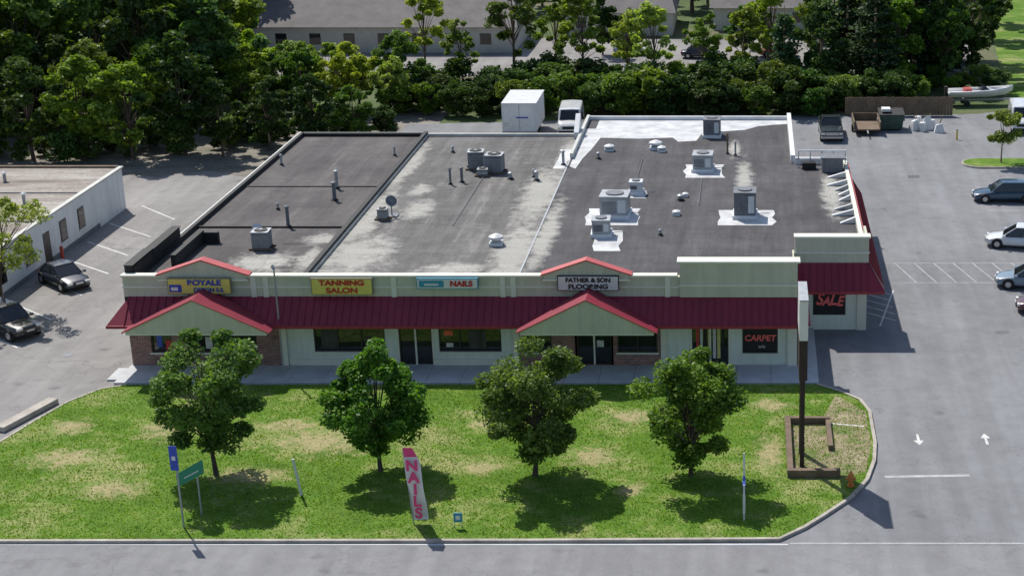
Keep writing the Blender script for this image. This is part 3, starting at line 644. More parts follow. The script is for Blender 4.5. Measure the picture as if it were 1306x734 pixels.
def car(name,x,y,ang,col,L=4.6,W=1.85,H=1.48,suv=False,wagon=False):
    e=empty(name,(x,y,0)); e.rotation_euler=(0,0,ang)
    paint=carpaint('car_paint',col); w=W/2; belt=0.92 if not suv else 1.08; gb=0.22 if not suv else 0.3
    def sec(ws,zb,zt,crown=0.04): return [(0,zb),(ws*0.88,zb),(ws*0.985,zb+0.12),(ws,zb+(zt-zb)*0.55),(ws*0.95,zt-0.07),(ws*0.84,zt),(0,zt+crown)]
    h=L/2; nose=0.62 if not suv else 0.85
    b=B()
    loft(b,[(-h,sec(w*0.78,gb+0.12,belt-0.22)),(-h+0.12,sec(w*0.9,gb+0.03,belt-0.07)),(-h+0.7,sec(w*0.98,gb,belt)),(-0.4,sec(w,gb,belt)),(h*0.42,sec(w,gb,belt-0.0)),(h-0.75,sec(w*0.98,gb,belt-0.12)),(h-0.2,sec(w*0.88,gb,nose+0.1)),(h,sec(w*0.7,gb+0.1,nose-0.06))],paint)
    o=b.obj('body',e,smooth=True); md=o.modifiers.new('s','SUBSURF'); md.levels=1; md.render_levels=1
    if suv: rb,rr,rf,fb=-h+0.15,-h+0.5,h*0.12,h*0.45
    elif wagon: rb,rr,rf,fb=-h+0.2,-h+0.75,h*0.1,h*0.46
    else: rb,rr,rf,fb=-h+0.65,-h+1.35,h*0.1,h*0.5
    b=B(); wb_=w*0.86; wt=w*0.68
    b.hexa([(rb,-wb_,belt-0.02),(fb,-wb_,belt-0.02),(fb,wb_,belt-0.02),(rb,wb_,belt-0.02)],[(rr,-wt,H-0.05),(rf,-wt,H-0.05),(rf,wt,H-0.05),(rr,wt,H-0.05)],M_carglass)
    b.obj('windows',e,bevel=0.03)
    b=B()
    loft(b,[(rr-0.03,[(0,H-0.06),(wt*0.9,H-0.06),(wt*1.02,H-0.04),(wt*0.9,H-0.01),(0,H)]),(rr+0.25,[(0,H-0.055),(wt,H-0.055),(wt*1.04,H-0.035),(wt*0.93,H+0.01),(0,H+0.03)]),(rf-0.2,[(0,H-0.055),(wt,H-0.055),(wt*1.04,H-0.035),(wt*0.93,H+0.01),(0,H+0.03)]),(rf+0.03,[(0,H-0.06),(wt*0.9,H-0.06),(wt*1.0,H-0.04),(wt*0.9,H-0.01),(0,H)])],paint)
    for sg in (-1,1):
        for (xa,xb,t) in ((rb,rr,0.07),(fb,rf,0.05),((rb+fb)/2-0.05,(rr+rf)/2-0.02,0.05)):
            b.cyl((xa,sg*(wb_+0.005),belt-0.02),(xb,sg*(wt+0.01),H-0.04),t*0.7,t*0.6,paint,6)
        y0,y1=sorted((sg*w,sg*(w+0.16))); b.box(fb-0.25,fb-0.05,y0,y1,belt-0.02,belt+0.12,paint)
    b.obj('roof_and_pillars',e)
    b=B(); wheels(b,(-h+0.85,h-0.9),w,0.34 if not suv else 0.38)
    for sg in (-1,1):
        for xx in (-h+0.85,h-0.9): b.cyl((xx,sg*(w-0.2),0.36),(xx,sg*(w+0.006),0.36),0.41,0.41,M_black,20)
    for i,sg in enumerate((-1,1)):
        y0,y1=sorted((sg*w*0.45,sg*w*0.82)); b.box(h-0.22,h-0.06,y0,y1,nose-0.08,nose+0.06,M_light); b.box(-h+0.0,-h+0.1,y0,y1,belt-0.3,belt-0.14,M_tail)
    b.box(h-0.08,h+0.01,-w*0.4,w*0.4,gb+0.12,gb+0.3,M_black)
    b.box(h-0.02,h+0.02,-0.25,0.25,gb+0.32,gb+0.42,M_posterW)
    b.obj('wheels_and_lights',e)
    return e
car('parked_car',-46.0,15.2,R(-42),(0.012,0.016,0.03),L=4.5,H=1.5)
car('parked_suv',-45.6,5.8,R(-35),(0.01,0.01,0.012),L=4.8,W=1.95,H=1.85,suv=True)
car('parked_car',19.9,36.5,R(180),(0.012,0.05,0.10),L=5.0,W=1.95,H=1.6,wagon=True)
car('parked_car',19.2,24.0,R(168),(0.72,0.74,0.76),L=4.9,W=1.95,H=1.6)
car('parked_car',18.6,14.8,R(170),(0.20,0.27,0.34),L=4.9,W=1.95,H=1.6)
car('parked_car',19.2,9.8,R(175),(0.10,0.03,0.03),L=4.9,W=1.95,H=1.6)
def pickup(x,y,ang,col):
    e=empty('pickup_truck',(x,y,0)); e.rotation_euler=(0,0,ang); paint=carpaint('truck_paint',col); b=B()
    w=1.05
    def sec(ws,zb,zt): return [(0,zb),(ws*0.95,zb),(ws,zb+0.1),(ws,zt-0.12),(ws*0.9,zt),(0,zt+0.03)]
    loft(b,[(2.85,sec(w*0.9,0.5,1.05)),(2.7,sec(w*0.97,0.42,1.15)),(1.3,sec(w,0.4,1.22)),(-0.6,sec(w,0.4,1.2)),(-0.62,sec(w,0.4,1.2))],paint)
    b.box(-2.9,-0.63,-w,-w+0.12,0.5,1.25,paint); b.box(-2.9,-0.63,w-0.12,w,0.5,1.25,paint); b.box(-2.9,-2.78,-w+0.121,w-0.121,0.5,1.22,paint); b.box(-2.78,-0.63,-w+0.12,w-0.12,0.5,0.7,M_black)
    b.hexa([(-0.6,-0.95,1.2),(1.2,-0.95,1.2),(1.2,0.95,1.2),(-0.6,0.95,1.2)],[(-0.4,-0.75,1.85),(0.5,-0.75,1.85),(0.5,0.75,1.85),(-0.4,0.75,1.85)],M_carglass)
    b.box(-0.45,0.5,-0.78,0.78,1.851,1.92,paint)
    for sg in (-1,1): b.cyl((1.2,sg*0.94,1.2),(0.5,sg*0.77,1.88),0.05,0.05,paint,6); b.cyl((-0.6,sg*0.94,1.2),(-0.42,sg*0.77,1.88),0.07,0.07,paint,6)
    wheels(b,(-1.9,1.9),w,0.42); b.box(2.83,2.9,-0.6,0.6,0.7,0.98,M_chrome); b.box(2.84,2.92,-1,1,0.42,0.6,M_chrome)
    for sg in (-1,1): b.box(2.8,2.88,sg*0.8-0.16,sg*0.8+0.16,0.74,0.96,M_light)
    b.obj('truck_body',e,bevel=0.02)
pickup(7.2,59.0,R(-90),(0.012,0.02,0.02))
def van(x,y,ang,name='cargo_van'):
    e=empty(name,(x,y,0)); e.rotation_euler=(0,0,ang); paint=carpaint('van_paint',(0.68,0.69,0.70)); b=B(); w=1.12
    def sec(ws,zb,zt,wt): return [(0,zb),(ws*0.95,zb),(ws,zb+0.15),(ws,zb+(zt-zb)*0.5),(wt,zt-0.08),(wt*0.88,zt),(0,zt+0.05)]
    loft(b,[(-2.9,sec(w*0.95,0.45,2.25,w*0.85)),(-2.8,sec(w,0.4,2.35,w*0.9)),(0.9,sec(w,0.4,2.35,w*0.9)),(1.1,sec(w,0.4,2.3,w*0.88)),(1.75,sec(w,0.4,1.4,w*0.97)),(2.6,sec(w*0.97,0.42,1.25,w*0.9)),(2.8,sec(w*0.9,0.5,1.1,w*0.8))],paint)
    b.hexa([(1.72,-0.92,1.47),(1.72,0.92,1.47),(1.78,0.92,1.47),(1.78,-0.92,1.47)],[(1.12,-0.8,2.24),(1.12,0.8,2.24),(1.19,0.8,2.27),(1.19,-0.8,2.27)],M_carglass)
    for sg in (-1,1):
        y0,y1=sorted((sg*(w*0.98),sg*(w+0.012))); b.box(0.2,1.1,y0,y1,1.45,2.0,M_carglass)
        y0,y1=sorted((sg*0.7,sg*1.0)); b.box(2.72,2.84,y0,y1,0.85,1.05,M_light); b.box(1.2,1.35,sg*1.2-0.1,sg*1.2+0.1,1.4,1.7,M_black)
    b.box(2.77,2.83,-0.62,0.62,0.8,1.05,M_black); b.box(2.76,2.9,-1.0,1.0,0.45,0.65,M_black)
    wheels(b,(-1.9,1.9),w,0.38); b.obj('van_body',e,bevel=0.02)
van(-17.0,61.0,R(-87)); van(25.3,62.0,R(-95))
e=empty('box_trailer',(-21.3,60.5,0))
b=B(); b.box(-1.55,1.55,-3,3,0.75,3.3,M_white); b.box(-1.6,1.6,-3.05,3.05,3.3,3.4,M_whitemetal); b.box(-1.6,1.6,-3.05,-2.99,0.65,0.8,M_greymetal)
for xx in (-1.58,1.48): b.box(xx,xx+0.1,-3.06,-2.99,0.8,3.3,M_whitemetal)
b.box(-0.02,0.02,-3.03,-3.001,0.8,3.3,M_greymetal); b.box(-1.4,-0.9,-3.02,-3.001,1.2,1.6,M_posterW); b.box(-0.3,0.8,-3.045,-3.031,2.0,2.12,M_txtB)
b.box(-0.9,0.9,-2.8,2.8,0.4,0.64,M_black)
for yy in (-1.6,1.0):
    for sg in (-1,1): b.cyl((sg*1.2-0.15,yy,0.42),(sg*1.2+0.15,yy,0.42),0.42,0.42,M_rubber,16)
b.obj('trailer_body',e)
e=empty('motor_boat',(22.8,73.0,0)); e.rotation_euler=(0,0,R(6)); b=B()
def bsec(wd,zk,zg): return [(0,zk),(wd*0.5,zk+0.15),(wd,zg-0.15),(wd*1.03,zg),(wd*0.85,zg+0.02),(wd*0.8,zg-0.25),(0,zg-0.3)]
loft(b,[(-3.3,bsec(1.0,0.75,1.5)),(-1.5,bsec(1.1,0.7,1.5)),(1.0,bsec(1.0,0.75,1.6)),(2.6,bsec(0.55,0.95,1.75)),(3.4,bsec(0.06,1.4,1.9))],M_white)
b.obj('hull',e,smooth=True)
b=B(); b.hexa([(0.0,-0.7,1.5),(0.9,-0.6,1.55),(0.9,0.6,1.55),(0.0,0.7,1.5)],[(0.0,-0.6,2.0),(0.4,-0.5,2.0),(0.4,0.5,2.0),(0.0,0.6,2.0)],M_carglass)
b.box(-3.6,-3.3,-0.25,0.25,0.9,1.9,M_black); b.box(-1.6,-0.9,-0.5,0.5,1.25,1.7,M_redtrim)
b.box(-3,3.8,-0.08,0.08,0.45,0.58,M_greymetal); b.box(-1.6,-1.4,-1,1,0.4,0.55,M_greymetal)
for sg in (-1,1): b.cyl((-1.5,sg*1.0-0.1,0.32),(-1.5,sg*1.0+0.1,0.32),0.32,0.32,M_rubber,14)
b.cyl((3.6,0,0),(3.6,0,0.5),0.05,0.05,M_greymetal); b.obj('fittings_and_trailer',e)
b=B(); b.box(-1.2,1.2,-2,2,0.5,0.62,M_wood)
for sg in (-1,1): b.box(sg*1.2-0.05,sg*1.2+0.05,-2,2,0.62,1.3,M_wood); b.cyl((sg*1.25-0.1,0,0.35),(sg*1.25+0.1,0,0.35),0.35,0.35,M_rubber,14)
b.box(-1.15,1.15,1.95,2.05,0.62,1.3,M_wood); b.box(-0.05,0.05,-3.2,-2,0.45,0.55,M_greymetal); b.obj('utility_trailer',loc=(10.6,61,0))
b=B()
b.hexa([(-1,-0.9,0.15),(1,-0.9,0.15),(1,0.9,0.15),(-1,0.9,0.15)],[(-1.15,-1.1,1.5),(1.15,-1.1,1.5),(1.15,1.1,1.5),(-1.15,1.1,1.5)],simple('dumpster_green',(0.05,0.09,0.07),0.6,0.3,2))
b.hexa([(-1.2,-1.15,1.51),(1.2,-1.15,1.51),(1.2,1.15,1.7),(-1.2,1.15,1.7)],[(-1.2,-1.15,1.57),(1.2,-1.15,1.57),(1.2,1.15,1.77),(-1.2,1.15,1.77)],M_black)
b.box(-0.9,-0.1,-0.6,0.5,1.75,2.0,M_white); b.box(-1.3,-1.15,-0.3,0.3,0.8,1.0,M_greymetal); b.box(1.15,1.3,-0.3,0.3,0.8,1.0,M_greymetal)
b.obj('dumpster',loc=(13.0,62,0))
for i,(x,y,s_) in enumerate(((15.2,61.5,1.0),(15.9,61.0,0.9),(16.4,61.8,1.3),(15.6,62.4,1.2),(17.4,60.6,0.8),(16.9,62.2,0.9))):
    b=B()
    if i%2: b.cyl((0,0,0),(0,0,0.9*s_),0.3,0.3,M_white,14); b.cyl((0,0,0.3),(0,0,0.36),0.33,0.33,M_whitemetal,14); b.cyl((0,0,0.9*s_),(0,0,0.95*s_),0.31,0.2,M_whitemetal,14); b.obj('storage_barrel',loc=(x,y,0))
    else:
        b.hexa([(-.5,-.4,0),(.5,-.45,0),(.55,.4,0),(-.45,.45,0)],[(-.3,-.25,.9*s_),(.25,-.3,1.1*s_),(.3,.2,1.0*s_),(-.25,.3,.8*s_)],M_white); b.cyl((0,0,0.6),(0.3,0.1,1.5),0.06,0.04,M_wood); b.obj('tarpaulin_bundle',loc=(x,y,0),rot=random.random(),bevel=0.1)
b=B(); x=9.0
while x<19.5:
    b.box(x,x+0.28,67.6,67.66,0.05,1.8+0.08*random.random(),M_wood); x+=0.3
b.box(9,19.5,67.67,67.75,0.5,0.6,M_wood); b.box(9,19.5,67.67,67.75,1.5,1.6,M_wood); b.obj('wooden_fence')

# ------------------------------------------------------------------ street furniture
b=B()
b.box(1.7,4.3,-15.25,-14.95,0.08,0.5,M_wood); b.box(1.7,2.0,-14.94,-8.3,0.08,0.48,M_wood); b.box(2.01,4.1,-8.6,-8.3,0.08,0.46,M_wood); b.box(3.85,4.1,-12.0,-8.61,0.08,0.4,M_wood); b.obj('timber_planter',bevel=0.02)
def bedmat():
    m,nt,b=newmat('planting_bed'); big=noise(nt,0.5,6,0.7); fine=noise(nt,5,5,0.8)
    c=ramp(nt,big,[(0.4,(0.15,0.20,0.05)),(0.5,(0.30,0.25,0.15)),(0.65,(0.40,0.34,0.22))]); c=mix(nt,c,ramp(nt,fine,[(0.3,0.6),(0.7,1.1)]),1,'MULTIPLY')
    nt.links.new(c,b.inputs['Base Color']); b.inputs['Roughness'].default_value=0.95; bump(nt,b,fine,0.4,0.06); return m
b=B(); b.sheet([(2.0,-14.95),(4.4,-15.2),(5.6,-14.6),(6.1,-11),(6.1,-7),(4.6,-4.5),(3.6,-8.3),(2.0,-8.6)],0.105,bedmat()); b.obj('dirt_bed')
b=B(); line(b,4.1,-8.5,5.9,-8.9,0.12,M_paint,0.112); b.obj('edging_board')
e=empty('pylon_sign',(2.45,-13.9,0)); b=B()
b.box(-0.11,0.11,-0.11,0.11,0.05,7.0,M_pole); b.box(-0.11,0.11,1.5,1.72,0.05,7.0,M_pole)
b.box(-0.2,0.2,-0.6,2.0,4.9,6.99,M_pole); b.box(-0.2,0.2,-0.7,2.1,7.0,9.0,M_cream2); b.box(-0.22,0.22,-0.75,2.15,9.0,9.08,M_greymetal)
b.box(0.2,0.215,-0.6,2.0,7.1,8.9,M_signw); b.box(-0.215,-0.2,-0.6,2.0,7.1,8.9,M_signw); b.obj('sign_cabinet_and_posts',e,bevel=0.01)
b=B(); H_=simple('hydrant_orange',(0.6,0.2,0.05),0.5,0.15,3)
b.cyl((0,0,0.08),(0,0,0.16),0.18,0.18,H_,14); b.cyl((0,0,0.16),(0,0,0.62),0.12,0.11,H_,14); b.cyl((0,0,0.62),(0,0,0.68),0.15,0.15,H_,14); b.cyl((0,0,0.68),(0,0,0.82),0.13,0.06,H_,14); b.cyl((0,0,0.82),(0,0,0.88),0.04,0.04,H_,8)
b.cyl((-0.24,0,0.48),(0.24,0,0.48),0.07,0.07,H_,10); b.cyl((0,-0.24,0.44),(0,0,0.44),0.09,0.09,H_,10); b.obj('fire_hydrant',loc=(4.75,-16.2,0.03))
M_greens=simple('sign_green',(0.03,0.24,0.14),0.5,0.08,2)
e=empty('street_sign',(-25.7,-19.3,0.1)); b=B(); b.cyl((0,0,0),(0,0,2.3),0.04,0.04,M_greymetal); b.obj('post',e)
b=B(); b.hexa([(-0.95,-0.06,1.45),(0.35,-0.06,2.15),(0.35,-0.04,2.15),(-0.95,-0.04,1.45)],[(-0.95,-0.06,2.1),(0.35,-0.06,2.85),(0.35,-0.04,2.85),(-0.95,-0.04,2.1)],M_greens)
b.hexa([(-0.6,-0.065,1.88),(0.1,-0.065,2.26),(0.1,-0.061,2.26),(-0.6,-0.061,1.88)],[(-0.6,-0.065,1.93),(0.1,-0.065,2.31),(0.1,-0.061,2.31),(-0.6,-0.061,1.93)],M_signw); b.obj('panel',e)
e=empty('parking_sign',(-26.1,-20.6,0.1)); b=B(); b.cyl((0,0,0),(0,0,3.9),0.045,0.045,M_greymetal); b.obj('post',e)
b=B(); b.box(-0.25,0.12,-0.07,-0.045,2.9,4.1,M_blue); b.box(-0.15,0.02,-0.08,-0.071,3.4,3.6,M_signw); b.obj('panel',e)
e=empty('feather_flag',(-15.7,-20.2,0.1)); b=B()
b.cyl((0.08,0,0),(-0.2,0.0,3.85),0.03,0.015,M_greymetal,8); b.obj('pole',e)
b=B(); nseg=16; fl=[]
for i in range(nseg+1):
    t=i/nseg; z=0.2+3.6*t; xl=0.04-0.26*t; wd_=0.72-(0.25*max(0,(t-0.8))/0.2)
    fl.append(((xl,0.06*math.sin(t*7),z),(xl+wd_,0.06*math.sin(t*7)+0.08*math.sin(t*9+1),z)))
for i in range(nseg):
    a,c=fl[i]; d,g_=fl[i+1]; b.poly([a,c,g_,d],M_pink if i>=14 else M_signw)
b.obj('banner',e)
for i,ch in enumerate('NAILS'):
    t=0.77-i*0.165; text('letter_'+ch,ch,0.04-0.26*t+0.36,-0.16,0.2+3.6*t,0.72,M_pink,e,bold=0.03,depth=0.005)
e=empty('lawn_sign',(-0.4,-19.3,0.1)); b=B(); b.box(-0.06,0.06,-0.5,0.5,0.3,1.7,M_signw); b.box(-0.065,0.065,-0.5,0.5,1.3,1.75,M_blue); b.box(-0.04,0.04,-0.55,-0.5,0,1.8,M_whitemetal); b.box(-0.04,0.04,0.5,0.55,0,2.9,M_whitemetal); b.obj('panel',e)
e=empty('marker_post',(-21.6,-17.2,0.1)); b=B(); b.cyl((0,0,0),(-0.25,0,1.9),0.07,0.06,M_whitemetal,8); b.obj('post',e)
e=empty('yard_sign',(-13.5,-20.6,0.1)); b=B(); b.box(-0.2,0.2,-0.02,0.02,0.3,0.75,M_teal); b.box(-0.18,-0.15,-0.01,0.01,0,0.3,M_greymetal); b.box(0.15,0.18,-0.01,0.01,0,0.3,M_greymetal); b.box(-0.1,0.1,-0.03,-0.021,0.42,0.62,M_signw); b.obj('panel',e)
e=empty('marker_post',(-38.0,-13.6,0.1)); b=B(); b.cyl((0,0,0),(-0.1,0,2.2),0.05,0.05,M_black,8); b.obj('post',e)
isl=arc(19.6,48.3,1.6,90,270,10)+[(35,46.7),(35,49.9)]
b=B(); b.prism(isl,-0.005,0.14,M_curb); b.prism([(x+0.15 if x<34 else x,y*1.0-(y-48.3)*0.1) for x,y in isl],0.141,0.17,M_lawn); b.obj('grass_island')
b=B(); b.cyl((0,0,0),(0,0,0.9),0.09,0.08,simple('bollard_yellow',(0.6,0.45,0.05),0.5),10); b.cyl((0,0,0.9),(0,0,0.97),0.08,0.02,M_black,10); b.obj('bollard',loc=(18.7,57.5,0))
b=B(); b.sheet([(26,71.2),(60,71.2),(90,190),(38,190),(28,95)],-0.012,M_lawn); b.obj('grass_field')
b=B(); b.sheet([(-70,90),(20,84),(23,90),(28,112),(-20,112),(-70,118)],-0.014,M_lotL); b.obj('back_street')

# ------------------------------------------------------------------ trees
def leaves_mesh(name,cl,rng,leaf,mats,trunk=None,upbias=0.5):
    C=[]
    for c,r_,n in cl:
        p=rng.normal(size=(n,3)); p/=np.linalg.norm(p,axis=1)[:,None]; rad=rng.uniform(0.3,1.1,n)**0.7
        C.append(np.array(c)+p*rad[:,None]*np.array(r_))
    C=np.concatenate(C); n=len(C)
    nrm=rng.normal(size=(n,3)); nrm[:,2]=np.abs(nrm[:,2])+upbias; nrm/=np.linalg.norm(nrm,axis=1)[:,None]
    t=np.cross(nrm,rng.normal(size=(n,3))); t/=np.linalg.norm(t,axis=1)[:,None]; u=np.cross(nrm,t)
    s=leaf*rng.uniform(0.6,1.3,n)[:,None]
    V=np.empty((n,4,3)); V[:,0]=C-t*s*0.55; V[:,1]=C-u*s*0.38+nrm*s*0.08; V[:,2]=C+t*s*0.6; V[:,3]=C+u*s*0.38+nrm*s*0.08
    V=V.reshape(-1,3); F=np.arange(n*4)
    tb=trunk or B(); tv=np.array(tb.v).reshape(-1,3) if tb.v else np.zeros((0,3))
    nv=len(tv); verts=np.concatenate([tv,V])
    loops=[i for f in tb.f for i in f]+(F+nv).tolist(); tot=[len(f) for f in tb.f]+[4]*n
    st=np.concatenate([[0],np.cumsum(tot)[:-1]])
    me=bpy.data.meshes.new(name); me.vertices.add(len(verts)); me.vertices.foreach_set('co',verts.ravel())
    me.loops.add(len(loops)); me.loops.foreach_set('vertex_index',loops)
    me.polygons.add(len(tot)); me.polygons.foreach_set('loop_start',st); me.polygons.foreach_set('loop_total',tot)
    me.materials.append(M_bark); me.materials.append(mats)
    me.polygons.foreach_set('material_index',[0]*len(tb.f)+[1]*n)
    me.update(calc_edges=True); me.validate(); return me
def tree_mesh(name,seed,H,crown_r,crown_z0,leaf,nl,mat,nclump=40,tr=0.13,off=(0,0),clr=0.27,taper=0.35):
    rng=np.random.default_rng(seed); tb=B()
    cz=(H+crown_z0)/2; rz=(H-crown_z0)/2
    fork=crown_z0+rz*0.35
    bx,by=rng.uniform(-.1,.1,2)
    tb.cyl((0,0,0),(bx,by,max(crown_z0,0.8)),tr*1.25,tr*0.9,M_bark,8); tb.cyl((bx,by,max(crown_z0,0.8)),(bx*2+off[0]*0.5,by*2,fork+rz*0.6),tr*0.9,tr*0.45,M_bark,8)
    tb.cyl((bx*2+off[0]*0.5,by*2,fork+rz*0.6),(off[0]*0.7,off[1],H-rz*0.3),tr*0.45,tr*0.12,M_bark,6)
    cl=[]
    for i in range(nclump):
        d=rng.normal(size=3); d/=np.linalg.norm(d); rr=rng.uniform(0.3,1.0)**0.6
        zz=d[2]*rr
        lat=crown_r*rr*(1.0-taper*max(0,zz)-0.25*max(0,-zz))
        k=rng.uniform(0.75,1.18)
        c=np.array([d[0]*lat*k+off[0]*(zz+1)*0.5,d[1]*lat*k,cz+zz*rz*0.92])
        cr=crown_r*clr*rng.uniform(0.6,1.3)
        cl.append((c,(cr,cr,cr*0.72),int(nl/nclump*rng.uniform(0.6,1.4))))
        if i<nclump*0.6:
            z0=crown_z0+(c[2]-crown_z0)*0.35; tb.cyl((bx,by,max(0.8,crown_z0*0.9,z0)),tuple(c),tr*0.35,tr*0.08,M_bark,5)
    return leaves_mesh(name,cl,rng,leaf,mat,tb)
def place(name,me,x,y,z=0,rot=0,s=1,parent=None,sz=None):
    o=bpy.data.objects.new(name,me); COL.objects.link(o); o.location=(x,y,z); o.rotation_euler=(0,0,rot); o.scale=(s,s,sz or s)
    if parent: o.parent=parent
    return o
place('maple_tree',tree_mesh('maple1',11,7.9,2.9,1.1,0.18,22000,M_leaf,56,0.12,(-0.1,0),clr=0.25,taper=0.25),-26.4,-14.9,0.08)
place('maple_tree',tree_mesh('maple2',12,7.1,2.45,0.7,0.18,20000,M_leaf,50,0.11,(0.1,0),clr=0.27,taper=0.25),-18.4,-14.5,0.08)
place('maple_tree',tree_mesh('maple3',13,7.0,2.9,0.6,0.18,23500,M_leaf,56,0.12,(0.3,0),clr=0.26,taper=0.25),-10.7,-15.0,0.08)
place('maple_tree',tree_mesh('maple4',14,7.1,2.55,0.5,0.18,21000,M_leaf,52,0.11,(0.1,0),clr=0.27,taper=0.25),-3.05,-15.0,0.08)
place('locust_tree',tree_mesh('locust',15,8.2,3.2,2.0,0.2,4200,M_leafY,28,0.12,(1.0,0),clr=0.2),-47.6,9.5,0)
place('island_tree',tree_mesh('islandt',16,4.8,1.8,1.2,0.2,4000,M_leafY,20,0.06,(0,0)),21.4,48.3,0.15)

wood=empty('background_woodland')
D=[tree_mesh('woodtree%d'%i,30+i,10,3.3,1.2,0.38,6500,m_,40,0.16,clr=0.22) for i,m_ in enumerate((M_leafA,M_leafA,M_leafD,M_leafY,M_leafA,M_leafD))]
TALL=[tree_mesh('talltree%d'%i,50+i,10,2.6,2.6,0.30,4200,m_,34,0.12,clr=0.2) for i,m_ in enumerate((M_leafY,M_leafA,M_leafA))]
BUSH=[tree_mesh('bush%d'%i,60+i,4,2.4,0.2,0.28,4200,m_,26,0.06) for i,m_ in enumerate((M_leafD,M_leafA,M_leafD))]
def conifer_mesh(seed):
    rng=np.random.default_rng(seed); tb=B(); tb.cyl((0,0,0),(0,0,11.5),0.2,0.03,M_bark,8); cl=[]
    for i in range(15):
        z=1.0+10.6*i/16+rng.uniform(-.2,.2); rr=3.3*(1-(i/16.5))**0.8*rng.uniform(0.8,1.15)
        k=max(4,int(rr*4))
        for j in range(k):
            a=2*math.pi*(j+rng.uniform(-.4,.4))/k; q=rr*rng.uniform(0.45,1.05)
            cl.append(((q*0.7*math.cos(a),q*0.7*math.sin(a),z-0.15*q),(0.42*q+0.2,0.42*q+0.2,0.28),60))
    return leaves_mesh('conifer',cl,rng,0.32,M_needle,tb,0.8)
CON=[conifer_mesh(80),conifer_mesh(81)]
rr=random.Random(21)
def scatter(n,fx,meshes,hfun,base,mind,zone):
    pts=[];t=0
    while len(pts)<n and t<n*40:
        t+=1; x,y=fx()
        if not zone(x,y): continue
        if all((x-a)**2+(y-c)**2>mind**2 for a,c in pts): pts.append((x,y))
    for x,y in pts:
        h=hfun(x,y); s=h/base; me=rr.choice(meshes)
        place('woodland_tree',me,x,y,-0.05,rr.uniform(0,6.28),s*rr.uniform(0.85,1.15),wood,s)
fr=[(-67,50.5),(-62.5,49.5),(-58.5,51),(-54,50),(-50,51.5),(-46.5,51),(-43,53.5),(-39.5,55),(-36.5,58),(-71,51)]
for i,(x,y) in enumerate(fr):
    h=rr.uniform(7.5,11.5) if x<-48 else rr.uniform(5.5,7.5)
    place('woodland_tree',rr.choice([D[0],D[2],D[1],D[5],D[4]]),x,y,-0.05,rr.uniform(0,6),h/10*1.05,wood,h/10)
scatter(96,lambda:(rr.uniform(-118,-46),rr.uniform(56,112)),D,lambda x,y:rr.uniform(11,17.5)*(0.8 if y<62 else 1),10,5.0,lambda x,y: y>56+max(0,(x+60))*0.5 and x<-51-(y-60)*0.22)
scatter(16,lambda:(rr.uniform(-52,-34),rr.uniform(60,74)),[D[3],D[0],D[1],D[3]],lambda x,y:rr.uniform(6.0,8.6),10,3.4,lambda x,y: y>62+(x+52)*0.25)
scatter(34,lambda:(rr.uniform(-78,-34),rr.uniform(48,66)),BUSH,lambda x,y:rr.uniform(1.6,3.4),4,2.2,lambda x,y: 48.5+max(0,(x+60))*0.36<y<52+max(0,(x+60))*0.42)
scatter(54,lambda:(rr.uniform(-35,9),rr.uniform(67.5,76)),BUSH+[BUSH[0]],lambda x,y:rr.uniform(2.8,4.8),4,2.2,lambda x,y:True)
for x,y,h,k in ((-25,80,13,1),(-21,84,10,2),(-17.5,78,11.5,0),(-13,80,9,0),(-10,76,10.5,0),(-5,78,9,1),(-1,79,9.5,0),(-30,78,8,2),(-35,84,11,0),(2,82,12,0)):
    place('woodland_tree',TALL[k],x,y,0,rr.uniform(0,6),h/10,wood)
for x,y,h in ((3.2,76,9.5),(12.5,78,13),(17,84,14),(10,84,12),(20.5,90,13)):
    place('woodland_tree',rr.choice(CON),x,y,0,rr.uniform(0,6),h/11.5*1.2,wood,h/11.5)
for x,y,h,k in ((7,78,10,2),(15,80,11,0),(9,88,14,1),(14,92,15,4),(20,82,11,5),(19,96,14,0),(24,88,12,2),(24,98,12,4),(29,112,11,0),(32,124,11,2)):
    place('woodland_tree',D[k],x,y,0,rr.uniform(0,6),h/10,wood)
scatter(8,lambda:(rr.uniform(9,17),rr.uniform(70,74)),BUSH,lambda x,y:rr.uniform(2.5,4),4,2,lambda x,y:True)
scatter(5,lambda:(rr.uniform(18,26),rr.uniform(78,82)),BUSH,lambda x,y:rr.uniform(2,3),4,2,lambda x,y:True)
scatter(80,lambda:(rr.uniform(-125,50),rr.uniform(132,185)),D+[D[2]],lambda x,y:rr.uniform(9,15),10,6.5,lambda x,y: not (30<x<48 and y<165))
scatter(9,lambda:(rr.uniform(-45,26),rr.uniform(92,112)),D+TALL,lambda x,y:rr.uniform(5,7.5),10,6,lambda x,y: not(-72<x<-18 and y>96))
M_shing=simple('grey_shingles',(0.19,0.175,0.17),0.9,0.2,0.6); M_wallh=simple('house_siding',(0.6,0.57,0.5),0.8,0.1,1)
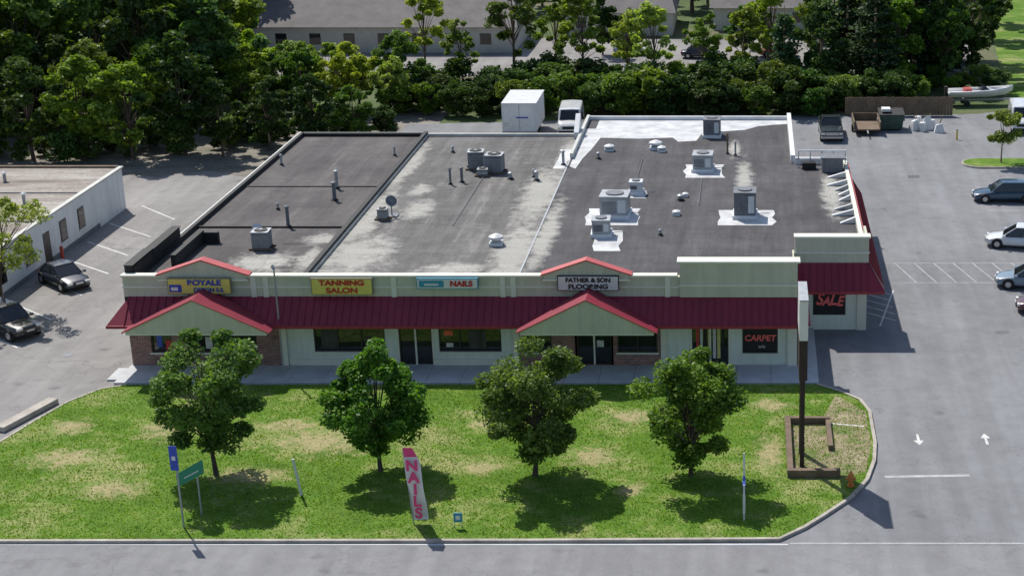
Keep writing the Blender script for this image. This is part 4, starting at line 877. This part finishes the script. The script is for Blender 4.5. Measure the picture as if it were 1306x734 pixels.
def house(x0,x1,y0,y1,h,rh):
    e=empty('distant_house'); b=B(); b.box(x0,x1,y0,y1,0,h,M_wallh)
    ym=(y0+y1)/2; o=0.5
    b.add([(x0-o,y0-o,h-0.1),(x1+o,y0-o,h-0.1),(x1-1,ym,h+rh),(x0+1,ym,h+rh),(x0-o,y1+o,h-0.1),(x1+o,y1+o,h-0.1)],[(0,1,2,3),(4,3,2,5),(0,3,4),(1,5,2),(0,4,5,1)],M_shing)
    x=x0+2
    while x<x1-2: b.box(x,x+1.3,y0-0.03,y0-0.002,1,2.3,M_glass); x+=4
    b.cyl(((x0+x1)/2,ym-1,h+rh*0.5),((x0+x1)/2,ym-1,h+rh+0.8),0.3,0.3,M_brick,8)
    b.obj('house_body',e)
house(-62,-28,102,118,3.2,3.8); house(-24,-10,114,127,3,3.4); house(-5,8,118,130,3,3.2)
car('parked_car',-14,101,R(3),(0.6,0.6,0.62)); car('parked_car',-6,99,R(-2),(0.03,0.03,0.05)); car('parked_car',3,100,R(8),(0.4,0.06,0.05))

# ------------------------------------------------------------------ light, world, camera
sd=Vector((0.42,-0.645,-1.0)).normalized()
sun=bpy.data.lights.new('sun','SUN'); sun.energy=5.0; sun.angle=R(0.53); sun.color=(1.0,0.955,0.885)
so=bpy.data.objects.new('sun',sun); COL.objects.link(so); so.rotation_euler=sd.to_track_quat('-Z','Y').to_euler(); so.location=(0,0,60)
wd=bpy.data.worlds.new('World'); scene.world=wd; wd.use_nodes=True; nt=wd.node_tree
bg=nt.nodes.get('Background') or nt.nodes.new('ShaderNodeBackground'); sky=nt.nodes.new('ShaderNodeTexSky'); sky.sky_type='NISHITA'; sky.sun_disc=False
sky.sun_elevation=R(52.4); sky.sun_rotation=R(-33); sky.air_density=1.0; sky.dust_density=1.0; sky.ozone_density=1.0
nt.links.new(sky.outputs[0],bg.inputs[0]); bg.inputs[1].default_value=0.12
cam=bpy.data.cameras.new('camera'); co=bpy.data.objects.new('camera',cam); COL.objects.link(co)
cam.sensor_width=36; cam.lens=2067/1306*36; cam.shift_x=-(960-653)/1306; cam.clip_end=2000; cam.clip_start=1
co.location=(0,-87.7,34); co.rotation_euler=(R(90-18.4),0,0); scene.camera=co
scene.view_settings.view_transform='Standard'; scene.view_settings.look='None'; scene.view_settings.exposure=0; scene.view_settings.gamma=1
